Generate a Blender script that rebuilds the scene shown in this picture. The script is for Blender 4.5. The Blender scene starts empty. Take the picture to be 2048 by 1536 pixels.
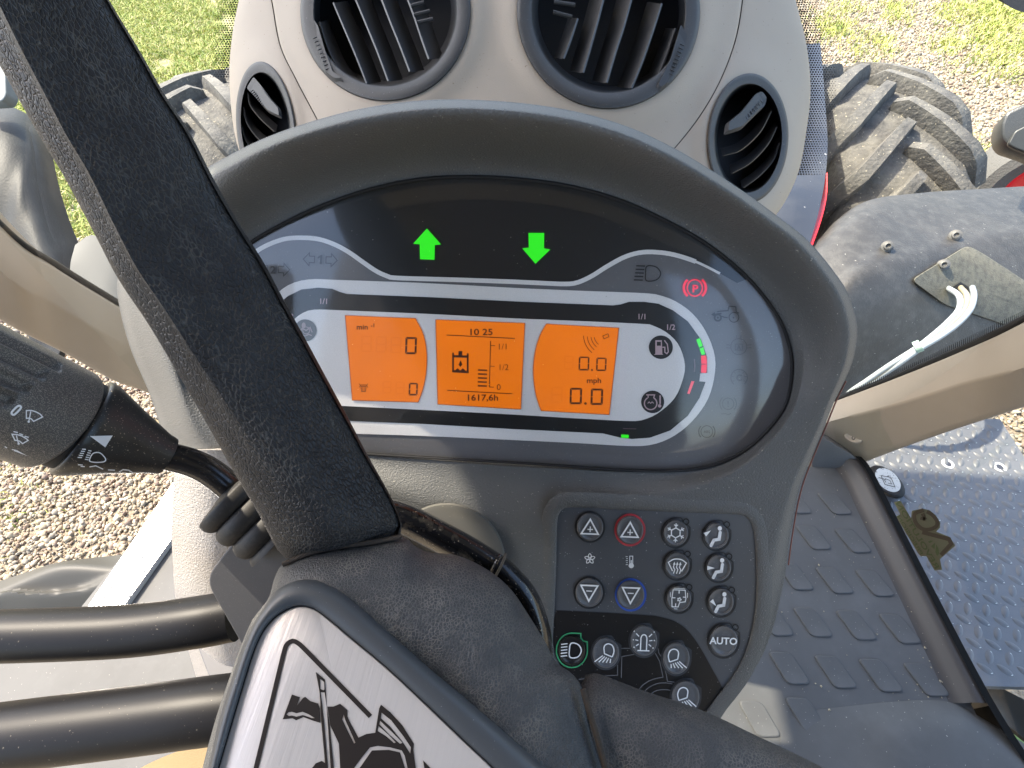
import bpy, math, random
import numpy as np
from mathutils import Vector, Matrix, noise
from mathutils.geometry import tessellate_polygon
random.seed(7); rng = np.random.default_rng(7)
sc = bpy.context.scene; COL = sc.collection
R = math.radians
# ------------------------------------------------------------------ camera
F = 1000.0                       # focal length in pixels of the 2048 px wide picture
PITCH = 51.0
Hc = Vector((.9952, .0513, -.0848)).normalized()          # tractor's own cross direction seen from the lens (x right, y down, z ahead)
Vc = Vector((-.036, .938, .345)); Vc = (Vc - Vc.dot(Hc)*Hc).normalized()
Nc = Vc.cross(Hc).normalized()
if Nc.z > 0: Nc = -Nc
sinb = math.sin(R(PITCH)-math.asin(Vc.z)); cosb = math.sqrt(1-sinb*sinb)
Zc = (-cosb*Vc + sinb*Nc).normalized()
Yc = (-sinb*Vc - cosb*Nc).normalized()
CAMP = Vector((0, 0, 2.15))
def c2w(v): return Vector((v.dot(Hc), v.dot(Yc), v.dot(Zc)))
def ray(px, py): return c2w(Vector(((px-1024)/F, (py-768)/F, 1.0)))
def W(px, py, d): return CAMP + ray(px, py)*d
def proj(p):
    q = Vector(p)-CAMP
    v = Hc*q.x + Yc*q.y + Zc*q.z
    return (1024+F*v.x/v.z, 768+F*v.y/v.z, v.z)
cam = bpy.data.cameras.new('camera'); camo = bpy.data.objects.new('camera', cam); COL.objects.link(camo)
cam.lens = 36*F/2048; cam.sensor_width = 36; cam.clip_start = .01; cam.clip_end = 500
rx, ryy, rz = c2w(Vector((1,0,0))), c2w(Vector((0,-1,0))), c2w(Vector((0,0,-1)))
m = Matrix.Identity(4)
for i in range(3): m[i][0], m[i][1], m[i][2], m[i][3] = rx[i], ryy[i], rz[i], CAMP[i]
camo.matrix_world = m; sc.camera = camo
# ------------------------------------------------------------------ sky, sun, exposure
SUN_EL, SUN_AZ = 52.9, -66.0      # azimuth measured from straight ahead (+Y), negative = to the left
w = bpy.data.worlds.new('World'); sc.world = w; w.use_nodes = True
nt = w.node_tree; bg = nt.nodes['Background']
sky = nt.nodes.new('ShaderNodeTexSky'); sky.sky_type = 'NISHITA'; sky.sun_disc = False
sky.sun_elevation = R(SUN_EL); sky.sun_rotation = R(SUN_AZ); sky.air_density = 1.0; sky.dust_density = 3.0; sky.ozone_density = .5
nt.links.new(sky.outputs[0], bg.inputs[0]); bg.inputs[1].default_value = .15
sun = bpy.data.lights.new('sun', 'SUN'); sun.energy = 2.6; sun.angle = R(.53); sun.color = (1, .89, .72)
suno = bpy.data.objects.new('sun', sun); COL.objects.link(suno)
sd = Vector((math.sin(R(SUN_AZ))*math.cos(R(SUN_EL)), math.cos(R(SUN_AZ))*math.cos(R(SUN_EL)), math.sin(R(SUN_EL))))
suno.rotation_euler = sd.to_track_quat('Z', 'Y').to_euler(); suno.location = (0, 0, 12)
sc.view_settings.view_transform = 'Standard'; sc.view_settings.look = 'None'
sc.view_settings.gamma = 1; sc.view_settings.exposure = 2.25
sc.cycles.max_bounces = 8; sc.cycles.transparent_max_bounces = 12; sc.cycles.sample_clamp_indirect = 6
EXPO = 2**sc.view_settings.exposure

# ------------------------------------------------------------------ materials
MC = {}
def pm(name, col, rough=.5, metal=0., bump=None, var=None, specks=None, spec=.5, emit=0., ecol=None, coat=0., uv=False, col2=None, voro=None, aniso=None, dirt=None, stretch=None):
    if name in MC: return MC[name]
    mt = bpy.data.materials.new(name); mt.use_nodes = True; t = mt.node_tree; N = t.nodes; L = t.links
    b = N['Principled BSDF']; b.inputs['Roughness'].default_value = rough; b.inputs['Metallic'].default_value = metal
    b.inputs['Specular IOR Level'].default_value = spec; b.inputs['Coat Weight'].default_value = coat
    b.inputs['Coat Roughness'].default_value = .08
    tc = N.new('ShaderNodeTexCoord'); co = tc.outputs['UV' if uv else 'Object']
    if stretch:
        mp = N.new('ShaderNodeMapping'); mp.inputs['Scale'].default_value = stretch; L.new(co, mp.inputs[0]); co = mp.outputs[0]
    def noi(s, det=3, r=.55):
        n = N.new('ShaderNodeTexNoise'); n.inputs['Scale'].default_value = s; n.inputs['Detail'].default_value = det
        n.inputs['Roughness'].default_value = r; L.new(co, n.inputs['Vector']); return n.outputs['Fac']
    def ramp(src, a, bb, c0=(0,0,0,1), c1=(1,1,1,1)):
        r = N.new('ShaderNodeValToRGB'); r.color_ramp.elements[0].position = a; r.color_ramp.elements[1].position = bb
        r.color_ramp.elements[0].color = c0; r.color_ramp.elements[1].color = c1; L.new(src, r.inputs[0]); return r.outputs[0]
    def mix(f, a, bb):
        x = N.new('ShaderNodeMix'); x.data_type = 'RGBA'
        if hasattr(f, 'is_linked'): L.new(f, x.inputs[0])
        else: x.inputs[0].default_value = f
        for k, s in ((6, a), (7, bb)):
            if hasattr(s, 'is_linked'): L.new(s, x.inputs[k])
            else: x.inputs[k].default_value = (*s, 1)
        return x.outputs[2]
    c = None
    if var:                                    # (scale, amount)  gentle tone variation
        c2 = col2 or tuple(min(1, k*(1+var[1])) for k in col); c1 = tuple(k*(1-var[1]) for k in col) if not col2 else col
        c = mix(ramp(noi(var[0], 4), .35, .65), c1, c2)
    if dirt:                                   # (scale, lo, hi, colour)
        c = mix(ramp(noi(dirt[0], 5, .65), dirt[1], dirt[2]), c if c is not None else col, dirt[3])
    heights = []
    if voro:                                   # (scale, crack width, crack colour or None, bump)
        wrp = N.new('ShaderNodeVectorMath'); wrp.operation = 'MULTIPLY_ADD'
        nn = N.new('ShaderNodeTexNoise'); nn.inputs['Scale'].default_value = voro[0]*.6; nn.inputs['Detail'].default_value = 2; L.new(co, nn.inputs['Vector'])
        L.new(nn.outputs['Color'], wrp.inputs[0]); wrp.inputs[1].default_value = (.9/voro[0],)*3; L.new(co, wrp.inputs[2])
        v = N.new('ShaderNodeTexVoronoi'); v.feature = 'DISTANCE_TO_EDGE'; v.inputs['Scale'].default_value = voro[0]; L.new(wrp.outputs[0], v.inputs['Vector'])
        e = ramp(v.outputs['Distance'], 0, voro[1])
        if voro[2]:
            br = N.new('ShaderNodeMath'); br.operation = 'MULTIPLY'
            inv = N.new('ShaderNodeMath'); inv.operation = 'SUBTRACT'; inv.inputs[0].default_value = 1; L.new(e, inv.inputs[1])
            L.new(inv.outputs[0], br.inputs[0]); L.new(ramp(noi(voro[0]*.09, 3), .38, .66), br.inputs[1])
            c = mix(br.outputs[0], c if c is not None else col, voro[2])
        heights.append((e, voro[3], 1.0/voro[0]*.35))
    if specks:                                 # (scale, threshold, colour)
        s = noi(specks[0], 1, .5); c = mix(ramp(s, specks[1], specks[1]+.02), c if c is not None else col, specks[2])
    if c is not None: L.new(c, b.inputs['Base Color'])
    else: b.inputs['Base Color'].default_value = (*col, 1)
    if bump: heights.append((noi(bump[0], bump[2] if len(bump) > 2 else 3), bump[1], 1.0/bump[0]))
    prev = None
    for h, st, dist in heights:
        bp = N.new('ShaderNodeBump'); bp.inputs['Strength'].default_value = st; bp.inputs['Distance'].default_value = dist; L.new(h, bp.inputs['Height'])
        if prev: L.new(prev, bp.inputs['Normal'])
        prev = bp.outputs[0]
    if prev: L.new(prev, b.inputs['Normal'])
    if aniso:
        rr = ramp(noi(aniso[0], 6, .7), .2, .8, (aniso[1],)*3+(1,), (aniso[2],)*3+(1,)); L.new(rr, b.inputs['Roughness'])
    if emit and ecol and ecol[0] > .6 and ecol[1] > .1:
        L.new(mix(ramp(noi(14, 2), .3, .7), tuple(k*.86 for k in ecol), tuple(k*1.08 for k in ecol)), b.inputs['Emission Color']); b.inputs['Emission Strength'].default_value = emit/EXPO
    elif emit:
        b.inputs['Emission Color'].default_value = (*(ecol or col), 1); b.inputs['Emission Strength'].default_value = emit/EXPO
    MC[name] = mt; return mt
def glassmat(name, tint=(1,1,1), ior=1.45, rough=0., maxr=None):
    if name in MC: return MC[name]
    mt = bpy.data.materials.new(name); mt.use_nodes = True; t = mt.node_tree; N = t.nodes; L = t.links
    out = N['Material Output']; N.remove(N['Principled BSDF'])
    tr = N.new('ShaderNodeBsdfTransparent'); tr.inputs[0].default_value = (*tint, 1)
    gl = N.new('ShaderNodeBsdfGlossy'); gl.inputs['Roughness'].default_value = rough
    geo = N.new('ShaderNodeNewGeometry'); dt = N.new('ShaderNodeVectorMath'); dt.operation = 'DOT_PRODUCT'
    L.new(geo.outputs['Incoming'], dt.inputs[0]); L.new(geo.outputs['Normal'], dt.inputs[1])
    def mth(op, a, b):
        n = N.new('ShaderNodeMath'); n.operation = op
        for k, v in enumerate((a, b)):
            if v is None: continue
            if hasattr(v, 'is_linked'): L.new(v, n.inputs[k])
            else: n.inputs[k].default_value = v
        return n.outputs[0]
    f0 = ((ior-1)/(ior+1))**2
    fr = mth('ADD', mth('MULTIPLY', mth('POWER', mth('SUBTRACT', 1.0, mth('ABSOLUTE', dt.outputs['Value'], None)), 5.0), 1-f0), f0)
    mx = N.new('ShaderNodeMixShader'); L.new(fr, mx.inputs[0]); L.new(tr.outputs[0], mx.inputs[1]); L.new(gl.outputs[0], mx.inputs[2])
    L.new(mx.outputs[0], out.inputs[0]); MC[name] = mt; return mt

# ------------------------------------------------------------------ mesh helpers
def cr(pts, n, closed=False):
    """Catmull-Rom resample of a list of tuples to n points"""
    P = np.array(pts, float); k = len(P)
    if k == 2 and not closed:
        t = np.linspace(0, 1, n)[:, None]; return P[0]*(1-t)+P[1]*t
    if closed: Q = np.vstack([P[-1:], P, P[:2]]); segs = k
    else: Q = np.vstack([2*P[0]-P[1], P, 2*P[-1]-P[-2]]); segs = k-1
    fine = []
    M = 24
    for s in range(segs):
        p0, p1, p2, p3 = Q[s:s+4]
        for j in range(M):
            t = j/M; fine.append(.5*((2*p1)+(-p0+p2)*t+(2*p0-5*p1+4*p2-p3)*t*t+(-p0+3*p1-3*p2+p3)*t**3))
    fine.append(P[0] if closed else P[-1]); fine = np.array(fine)
    dl = np.r_[0, np.cumsum(np.linalg.norm(np.diff(fine[:, :2], axis=0), axis=1))]
    tt = np.linspace(0, dl[-1], n+1)[:-1] if closed else np.linspace(0, dl[-1], n)
    return np.stack([np.interp(tt, dl, fine[:, c]) for c in range(P.shape[1])], 1)
class MB:
    def __init__(s): s.v = []; s.f = []; s.uv = {}
    def add(s, vs, fs, uvs=None):
        o = len(s.v); s.v += [Vector(x) for x in vs]; s.f += [tuple(i+o for i in f) for f in fs]
        if uvs is not None:
            for i, u in enumerate(uvs): s.uv[o+i] = u
        return s
    def grid(s, G, cu=False, cv=False):
        """G[i][j] points; i along, j around"""
        n, k = len(G), len(G[0]); vs = [p for r in G for p in r]; fs = []
        for i in range(n if cu else n-1):
            for j in range(k if cv else k-1):
                a, b = i*k+j, i*k+(j+1) % k; c, d = ((i+1) % n)*k+(j+1) % k, ((i+1) % n)*k+j
                fs.append((a, b, c, d))
        ul = [0]
        for i in range(1, n): ul.append(ul[-1]+(Vector(G[i][k//3])-Vector(G[i-1][k//3])).length)
        uvs = []
        for i in range(n):
            vl = 0
            for j in range(k):
                if j: vl += (Vector(G[i][j])-Vector(G[i][j-1])).length
                uvs.append((ul[i], vl))
        return s.add(vs, fs, uvs)
    def cap(s, ring):
        c = sum((Vector(p) for p in ring), Vector())/len(ring); n = len(ring)
        return s.add(list(ring)+[c], [(i, (i+1) % n, n) for i in range(n)])
    def box(s, a, b):
        x0, y0, z0 = a; x1, y1, z1 = b
        return s.add([(x0,y0,z0),(x1,y0,z0),(x1,y1,z0),(x0,y1,z0),(x0,y0,z1),(x1,y0,z1),(x1,y1,z1),(x0,y1,z1)],
                     [(0,3,2,1),(4,5,6,7),(0,1,5,4),(1,2,6,5),(2,3,7,6),(3,0,4,7)])
    def tube(s, pts, rad, seg=24, caps=True, flat=1.0, up=None, prof=None):
        pts = [Vector(p) for p in pts]; n = len(pts)
        if not hasattr(rad, '__len__'): rad = [rad]*n
        t0 = (pts[1]-pts[0]).normalized(); up = Vector(up) if up else (Vector((0,0,1)) if abs(t0.z) < .9 else Vector((0,1,0)))
        G = []
        for i, p in enumerate(pts):
            t = (pts[min(i+1, n-1)]-pts[max(i-1, 0)]).normalized()
            x = t.cross(up).normalized(); y = x.cross(t).normalized(); up = y
            ring = []
            for j in range(seg):
                a = 2*math.pi*j/seg; ca, sa = math.cos(a), math.sin(a)
                ring.append(p + x*ca*rad[i] + y*sa*rad[i]*flat)
            G.append(ring)
        s.grid(G, cv=True)
        if caps: s.cap(G[0]); s.cap(G[-1])
        return s
    def build(s, name, mat, parent=None, smooth=True, angle=40, local=False, loc=None):
        me = bpy.data.meshes.new(name)
        base = Vector((0,0,0))
        if not local:
            if parent is not None: base = wloc(parent)
            else:
                base = Vector(loc) if loc is not None else Vector((sum(v.x for v in s.v)/len(s.v), sum(v.y for v in s.v)/len(s.v), min(v.z for v in s.v)))
        me.from_pydata([v-base for v in s.v], [], s.f)
        if s.uv:
            ul = me.uv_layers.new(name='UVMap'); li = np.empty(len(me.loops), dtype=np.int32); me.loops.foreach_get('vertex_index', li)
            tab = np.zeros((len(s.v), 2)); 
            for k, u in s.uv.items(): tab[k] = u
            ul.data.foreach_set('uv', tab[li].ravel())
        me.materials.append(mat)
        if smooth:
            me.polygons.foreach_set('use_smooth', [True]*len(me.polygons))
            me.set_sharp_from_angle(angle=R(angle))
        me.update()
        o = bpy.data.objects.new(name, me); COL.objects.link(o)
        if parent is not None: o.parent = parent
        elif not local: o.location = base
        return o
WL = {}
def wloc(o):
    p = Vector((0,0,0))
    while o is not None: p = p+o.location; o = o.parent
    return p
def thing(name, label, cat, loc, group=None):
    o = bpy.data.objects.new(name, None); COL.objects.link(o); o.location = loc; o.empty_display_size = .05
    o['label'] = label; o['category'] = cat
    if group: o['group'] = group
    return o
def tag(o, label=None, cat=None, group=None, kind=None):
    if label: o['label'] = label
    if cat: o['category'] = cat
    if group: o['group'] = group
    if kind: o['kind'] = kind
    return o
def solidify(G, vec):
    """closed slab from grid G with back offset vec (callable or Vector)"""
    B = [[Vector(p)+(vec(i, j) if callable(vec) else vec) for j, p in enumerate(r)] for i, r in enumerate(G)]
    m = MB(); m.grid(G); m.grid(B)
    n, k = len(G), len(G[0])
    edge = [(i, 0) for i in range(n)]+[(n-1, j) for j in range(1, k)]+[(i, k-1) for i in range(n-2, -1, -1)]+[(0, j) for j in range(k-2, 0, -1)]
    vs = [G[i][j] for i, j in edge]+[B[i][j] for i, j in edge]; e = len(edge)
    m.add(vs, [(a, (a+1) % e, (a+1) % e+e, a+e) for a in range(e)])
    return m
def loft(curves, n=40, m=24, fn=W):
    """curves: lists of (px,py,d) -> grid of world points; smooth both ways"""
    C = [cr(c, n) for c in curves]
    G = []
    for i in range(n):
        col = [tuple(c[i]) for c in C]
        G.append([fn(*q) for q in cr(col, m)])
    return G
# ------------------------------------------------------------------ dash plane
P0 = W(1000, 680, .284)
NW = c2w(Nc).normalized(); UW = c2w(Hc).normalized(); VW = c2w(Vc).normalized()
def plane_fn(p0, n):
    n = Vector(n).normalized(); p0 = Vector(p0)
    def f(px, py, h=0.):
        r = ray(px, py); t = ((p0+n*h)-CAMP).dot(n)/r.dot(n); return CAMP+r*t
    f.n = n
    return f
D = plane_fn(P0, NW)
def Gz(z):
    return plane_fn((0,0,z), (0,0,1))
# ------------------------------------------------------------------ flat print (ink) drawn on a surface
class Ink:
    def __init__(s, fn, h=0., org=(0,0), sc_=1., rot=0., thick=0.):
        s.fn, s.h, s.o, s.k, s.r = fn, h, org, sc_, R(rot); s.v = []; s.f = []; s.t = thick
    def T(s, x, y):
        c, n = math.cos(s.r), math.sin(s.r); x, y = x*s.k, y*s.k
        return (s.o[0]+x*c-y*n, s.o[1]+x*n+y*c)
    def _add(s, pts, fs):
        o = len(s.v); s.v += [s.T(*p[:2]) for p in pts]; s.f += [tuple(i+o for i in f) for f in fs]
    def poly(s, pts, holes=()):
        loops = [pts]+list(holes)
        tri = tessellate_polygon([[Vector((p[0], p[1], 0)) for p in l] for l in loops])
        s._add([p for l in loops for p in l], tri); return s
    def disc(s, x, y, r, ry=None, n=28): 
        return s.poly([(x+r*math.cos(2*math.pi*i/n), y+(ry or r)*math.sin(2*math.pi*i/n)) for i in range(n)])
    def stroke(s, pts, w, closed=False):
        P = [Vector(p[:2]) for p in pts]; n = len(P); A = []
        for i in range(n):
            a = P[(i-1) % n] if (closed or i) else P[0]; b = P[(i+1) % n] if (closed or i < n-1) else P[-1]
            d0 = (P[i]-a); d1 = (b-P[i])
            if d0.length < 1e-6: d0 = d1
            if d1.length < 1e-6: d1 = d0
            d0.normalize(); d1.normalize(); n0 = Vector((-d0.y, d0.x)); n1 = Vector((-d1.y, d1.x)); nn = n0+n1
            nn = n0 if nn.length < 1e-4 else nn.normalized(); k = 1/max(.4, nn.dot(n0))
            A += [P[i]+nn*w/2*k, P[i]-nn*w/2*k]
        fs = [(2*i, 2*i+1, (2*i+3) % (2*n), (2*i+2) % (2*n)) for i in range(n if closed else n-1)]
        s._add(A, fs); return s
    def arc(s, x, y, r, a0, a1, w, ry=None, n=20):
        closed = abs(a1-a0) >= 360; m = n if closed else n+1
        return s.stroke([(x+r*math.cos(R(a0+(a1-a0)*i/n)), y+(ry or r)*math.sin(R(a0+(a1-a0)*i/n))) for i in range(m)], w, closed)
    def text(s, txt, x, y, size, bold=0., sx=1., align='CENTER'):
        cu = bpy.data.curves.new('t', 'FONT'); cu.body = txt; cu.size = 1; cu.align_x = align; cu.offset = bold; cu.resolution_u = 3
        o = bpy.data.objects.new('t', cu); COL.objects.link(o)
        dg = bpy.context.evaluated_depsgraph_get(); me = bpy.data.meshes.new_from_object(o.evaluated_get(dg))
        pts = [(x+v.co.x*size*sx/.7, y-v.co.y*size/.7) for v in me.vertices]
        s._add(pts, [tuple(p.vertices) for p in me.polygons])
        bpy.data.objects.remove(o); bpy.data.curves.remove(cu); bpy.data.meshes.remove(me); return s
    def build(s, name, mat, parent, **kw):
        m = MB(); m.add([s.fn(x, y, s.h) for x, y in s.v], s.f, [(x/1000, -y/1000) for x, y in s.v])
        if s.t:
            k = len(s.v)
            n = s.fn.n
            m2 = MB(); m2.v = m.v+[v-n*s.t for v in m.v]; m2.f = list(m.f); m2.uv = m.uv
            cnt = {}
            for f in m.f:
                for a, b in zip(f, f[1:]+f[:1]): cnt[(min(a, b), max(a, b))] = cnt.get((min(a, b), max(a, b)), 0)+1
            for (a, b), c in cnt.items():
                if c == 1: m2.f.append((a, b, b+k, a+k))
            m = m2
        return m.build(name, mat, parent, smooth=False, **kw)
# ------------------------------------------------------------------ shared looks
DUST = (.42, .38, .32)
M_dash = pm('dash_plastic', (.097,.100,.099), .52, bump=(1100,.8,2), var=(9,.08), specks=(900,.735,(.3,.29,.26)), spec=.45)
M_dash2 = pm('dash_side_plastic', (.10,.098,.095), .5, bump=(900,.9,2), var=(9,.1), spec=.5)
M_beige = pm('beige_plastic', (.40,.335,.262), .62, bump=(1300,.25,2), var=(5,.04), specks=(500,.76,(.2,.15,.1)))
M_beige2 = pm('pillar_beige', (.34,.275,.205), .5, bump=(900,.15,2), var=(5,.05))
M_vent = pm('vent_grey_plastic', (.045,.045,.045), .6, bump=(1500,.15,2), specks=(1100,.75,(.25,.25,.25)))
M_slat = pm('vent_slat_plastic', (.034,.034,.035), .42, bump=(1500,.1,2))
M_black = pm('matt_black', (.008,.008,.009), .7)
M_gblack = pm('gloss_black', (.012,.012,.013), .18, specks=(700,.70,(.2,.17,.13)), dirt=(160,.56,.75,(.09,.075,.055)))
M_tube = pm('black_painted_tube', (.009,.009,.010), .40, bump=(2500,.12,2), specks=(700,.745,(.12,.11,.09)), spec=.16)
M_leather = pm('black_leather', (.016,.016,.0175), .50, stretch=(.5,1,1), voro=(820,.17,(.066,.064,.060),.9), bump=(2200,.35,3), spec=.32, uv=True)
M_leather_hub = pm('hub_leather', (.038,.041,.045), .5, voro=(900,.16,(.125,.12,.108),.6), bump=(2400,.3,3), spec=.45)
M_rubber = pm('soft_rubber', (.05,.056,.062), .45, bump=(3000,.08,2), specks=(1500,.76,(.25,.25,.25)))
M_boot = pm('rubber_boot', (.022,.021,.02), .6, bump=(2500,.2,2), dirt=(300,.5,.8,(.05,.045,.04)))
M_housing = pm('column_box_plastic', (.055,.056,.062), .48, bump=(2600,.35,2), specks=(1800,.72,(.14,.14,.15)))
M_stalk = pm('stalk_plastic', (.075,.072,.068), .38, bump=(4200,.55,1), specks=(2600,.56,(.22,.20,.17)))
M_stalk2 = pm('stalk_dark_plastic', (.018,.018,.018), .36, bump=(2500,.15,2), specks=(1300,.69,(.28,.24,.18)))
M_white = pm('white_print', (.82,.84,.85), .5)
M_grey_print = pm('grey_print', (.02,.02,.021), .5)

# ================================================================== DASHBOARD
dash = thing('dashboard', 'grey plastic instrument dashboard with orange displays and round push buttons', 'dashboard', D(1000, 1000, -.05))
GLASS = [(495,490),(560,450),(640,412),(740,378),(840,358),(940,353),(1040,358),(1140,372),(1240,400),(1330,440),(1410,485),(1480,540),(1530,595),(1565,650),(1583,710),(1583,760),(1572,810),(1545,850),(1505,890),(1460,918),(1410,935),(1340,942),(1240,940),(1100,930),(900,918),(720,907),(600,898),(510,878),(455,840),(425,780),(418,700),(425,620),(450,545)]
OUTER = [(235,560),(262,490),(330,402),(400,345),(450,315),(520,280),(600,250),(700,222),(800,205),(880,199),(960,200),(1060,208),(1160,225),(1260,255),(1350,297),(1430,345),(1500,392),(1560,436),(1610,475),(1650,520),(1690,575),(1708,620),(1715,665),(1706,720),(1690,760),(1670,800),(1650,850),(1625,910),(1605,960),(1592,1010),(1580,1080),(1572,1140),(1560,1200),(1545,1260),(1520,1320),(1480,1380),(1440,1425),(1390,1470),(1320,1515),(1180,1560),(1020,1570),(860,1520),(740,1430),(640,1330),(560,1260),(480,1180),(420,1100),(370,1010),(345,940),(325,870),(300,790),(262,700),(240,620)]
CX, CY = 1000., 690.
def polar(pts, n=256):
    P = cr(pts, 900, True); a = np.arctan2(P[:,1]-CY, P[:,0]-CX); r = np.hypot(P[:,0]-CX, P[:,1]-CY)
    o = np.argsort(a); a = a[o]; r = r[o]; th = np.linspace(-math.pi, math.pi, n+1)[:-1]
    return th, np.interp(th, np.r_[a-2*math.pi, a, a+2*math.pi], np.r_[r, r, r])
th, rg = polar(GLASS); _, ro = polar(OUTER)
def sst(a, b, x): t = min(1, max(0, (x-a)/(b-a))); return t*t*(3-2*t)
G = []
SS = [0, .004, .012, .03, .06, .09]+[.12+.74*k/48 for k in range(49)]+[.88, .9, .92, .94, .955, .97, .98, .99, 1.0, 1.0, .985, .96]
NS = len(SS)
for i, t in enumerate(th):
    up = -math.sin(t); hc = .011+.020*sst(-.45, .12, up)+.022*sst(.1, .8, up)
    if math.cos(t) < 0: hc = max(hc, .011+.018*sst(-.75, 0, up))
    col = []
    for j, s in enumerate(SS):
        r = rg[i]+(ro[i]-rg[i])*s
        if s == 0: h = -.002 if j == 0 else 0
        lip = .0035*sst(0, .012, s)
        rise = sst(0.02, .86, s)**1.15
        bt = 1-sst(-.35, .1, up); h = lip+((hc+.0022*bt)-.0035)*(rise*(1-bt)+sst(.02, .22, s)*bt) if j else -.003
        if s > .86: h -= (hc*.42+.004)*sst(.86, 1.0, s)**1.6*1.0
        lf = max(0, -math.cos(t))**.7*(1-sst(.15, .65, up)); h -= .045*lf*sst(.45, 1, s)**1.3
        if j == NS-3: h -= .02
        if j == NS-2: h = hc-.04-.045*lf
        if j == NS-1: h = -.045-.01*max(0, min(1, (up+.25)/.35))-.045*lf
        col.append(D(CX+r*math.cos(t), CY+r*math.sin(t), h))
    G.append(col)
KP = [(1140,1015),(1250,1019.5),(1380,1025),(1472,1029),(1494,1036),(1506,1056),(1511,1100),(1513,1170),(1508,1235),(1494,1295),(1470,1345),(1432,1395),(1388,1446),(1300,1470),(1200,1440),(1120,1330),(1107,1290),(1108,1240),(1112,1140),(1114,1050),(1120,1025)]
def pip(x, y, P):
    c_ = False
    for k in range(len(P)):
        (x0, y0), (x1, y1) = P[k-1], P[k]
        if (y0 > y) != (y1 > y) and x < (x1-x0)*(y-y0)/(y1-y0)+x0: c_ = not c_
    return c_
mb = MB(); mb.grid(G, cu=True)
ins_ = [pip(*proj(v)[:2], KP) and proj(v)[2] < .45 for v in mb.v]      # the keypad sits in a real opening of the facia
mb.f = [f for f in mb.f if not any(ins_[q] for q in f)]
housing = mb.build('housing', M_dash, dash, angle=55)
BH = .0115    # height of the lower facia where the keypad sits
# red reflection down the right flank, put in as a thin coloured tube
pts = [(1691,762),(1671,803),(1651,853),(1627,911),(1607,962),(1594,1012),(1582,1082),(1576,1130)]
mb = MB(); mb.tube([D(x+1, y, .004) for x, y in cr(pts, 40)], .0004, 8); mb.build('red_reflection_line', pm('red_reflection_tint', (.22,.07,.05), .5), dash)

# ---- printed cluster face
def outline(pts, n=120): return [tuple(p) for p in cr(pts, n, True)]
M_face = pm('cluster_grey_print', (.13,.13,.135), .42, specks=(1500,.74,(.3,.3,.3)))
M_faceblk = pm('cluster_black_print', (.012,.012,.012), .4)
M_silver = pm('cluster_silver_print', (.74,.73,.71), .4, bump=(4000,.05,2), var=(2500,.06))
Ink(D, .0004).poly(outline(GLASS, 160)).build('dial_face', M_face, dash)
LINE = [(440,560),(470,532),(501,511),(529,493),(565,479),(598,475.5),(636,478),(669,489),(697,504),(724,523),(752,542),(774,552),(796,556),(910,559.5),(1024,563.5),(1090,566.5),(1129,568),(1153,565.6),(1182,553),(1214,533),(1247,515),(1276,506),(1305,504),(1346,509),(1393,524),(1440,547)]
L2 = [tuple(p) for p in cr(LINE, 120)]
gtop = [p for p in outline(GLASS, 200) if p[1] < 600]
gtop = sorted([p for p in gtop if 428 < p[0] < 1500 and p[1] < 560], key=lambda p: -p[0])
Ink(D, .0007).poly(L2+[(1474,566)]+gtop).build('upper_black_print', M_faceblk, dash)
i = Ink(D, .0010); i.stroke(L2[:-6], 9); i.stroke(L2[-7:], 5); i.build('silver_line', M_silver, dash)
SB = [(631,558),(669,559.5),(846,566),(1024,575.5),(1150,581),(1282,586),(1317,590),(1352,603),(1387,629),(1414,667.5),(1430,714),(1428,758),(1414,802),(1384,843),(1346,873),(1305,889),(1258,892),(1150,886),(1024,880),(850,872),(700,867),(600,862),(540,845),(490,800),(470,740),(475,680),(505,630),(548,593),(570,574),(598,562)]
BB = [(636,575.5),(664,577.5),(680,584),(694,588),(873,595),(1024,602.6),(1226,611),(1241,609),(1258,603.6),(1288,603.6),(1317,607.5),(1346,620.6),(1375.6,642.6),(1402,679),(1414,714),(1414.6,746),(1400.5,746.6),(1398.5,762.7),(1411,764),(1399,796),(1375.6,831.6),(1340.5,861),(1299.5,875.5),(1264,878),(1241,875.5),(1223,871),(1205.7,866.8),(1024,858),(850,848),(700,842),(600,838),(545,822),(505,780),(495,720),(510,660),(556,608.6),(576,592),(603,579)]
SI = [(639,619),(691,621),(860,628),(1024,636.5),(1160,642),(1282,647.6),(1305,651),(1334.6,666),(1358,691),(1369.7,729),(1365,761),(1349,796.5),(1317,825.7),(1287.7,839),(1258,842),(1140,836),(1024,829),(850,820),(690,812),(620,808),(580,790),(560,740),(562,690),(581,650),(592,635),(614,622)]
Ink(D, .0010).poly(outline(SB, 160)).build('silver_band', M_silver, dash)
Ink(D, .0013).poly([tuple(p) for k in (0,) for p in BB]).build('gauge_band', M_faceblk, dash)
Ink(D, .0016).poly(outline(SI, 160)).build('silver_centre', M_silver, dash)
def c5(x, y): return (460+x/3.631, 340+y/3.631)
def c6(x, y): return (1024+x/3.413, 480+y/3.413)
def cL(x, y): return (860+x/6.982, 620+y/6.982)
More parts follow.
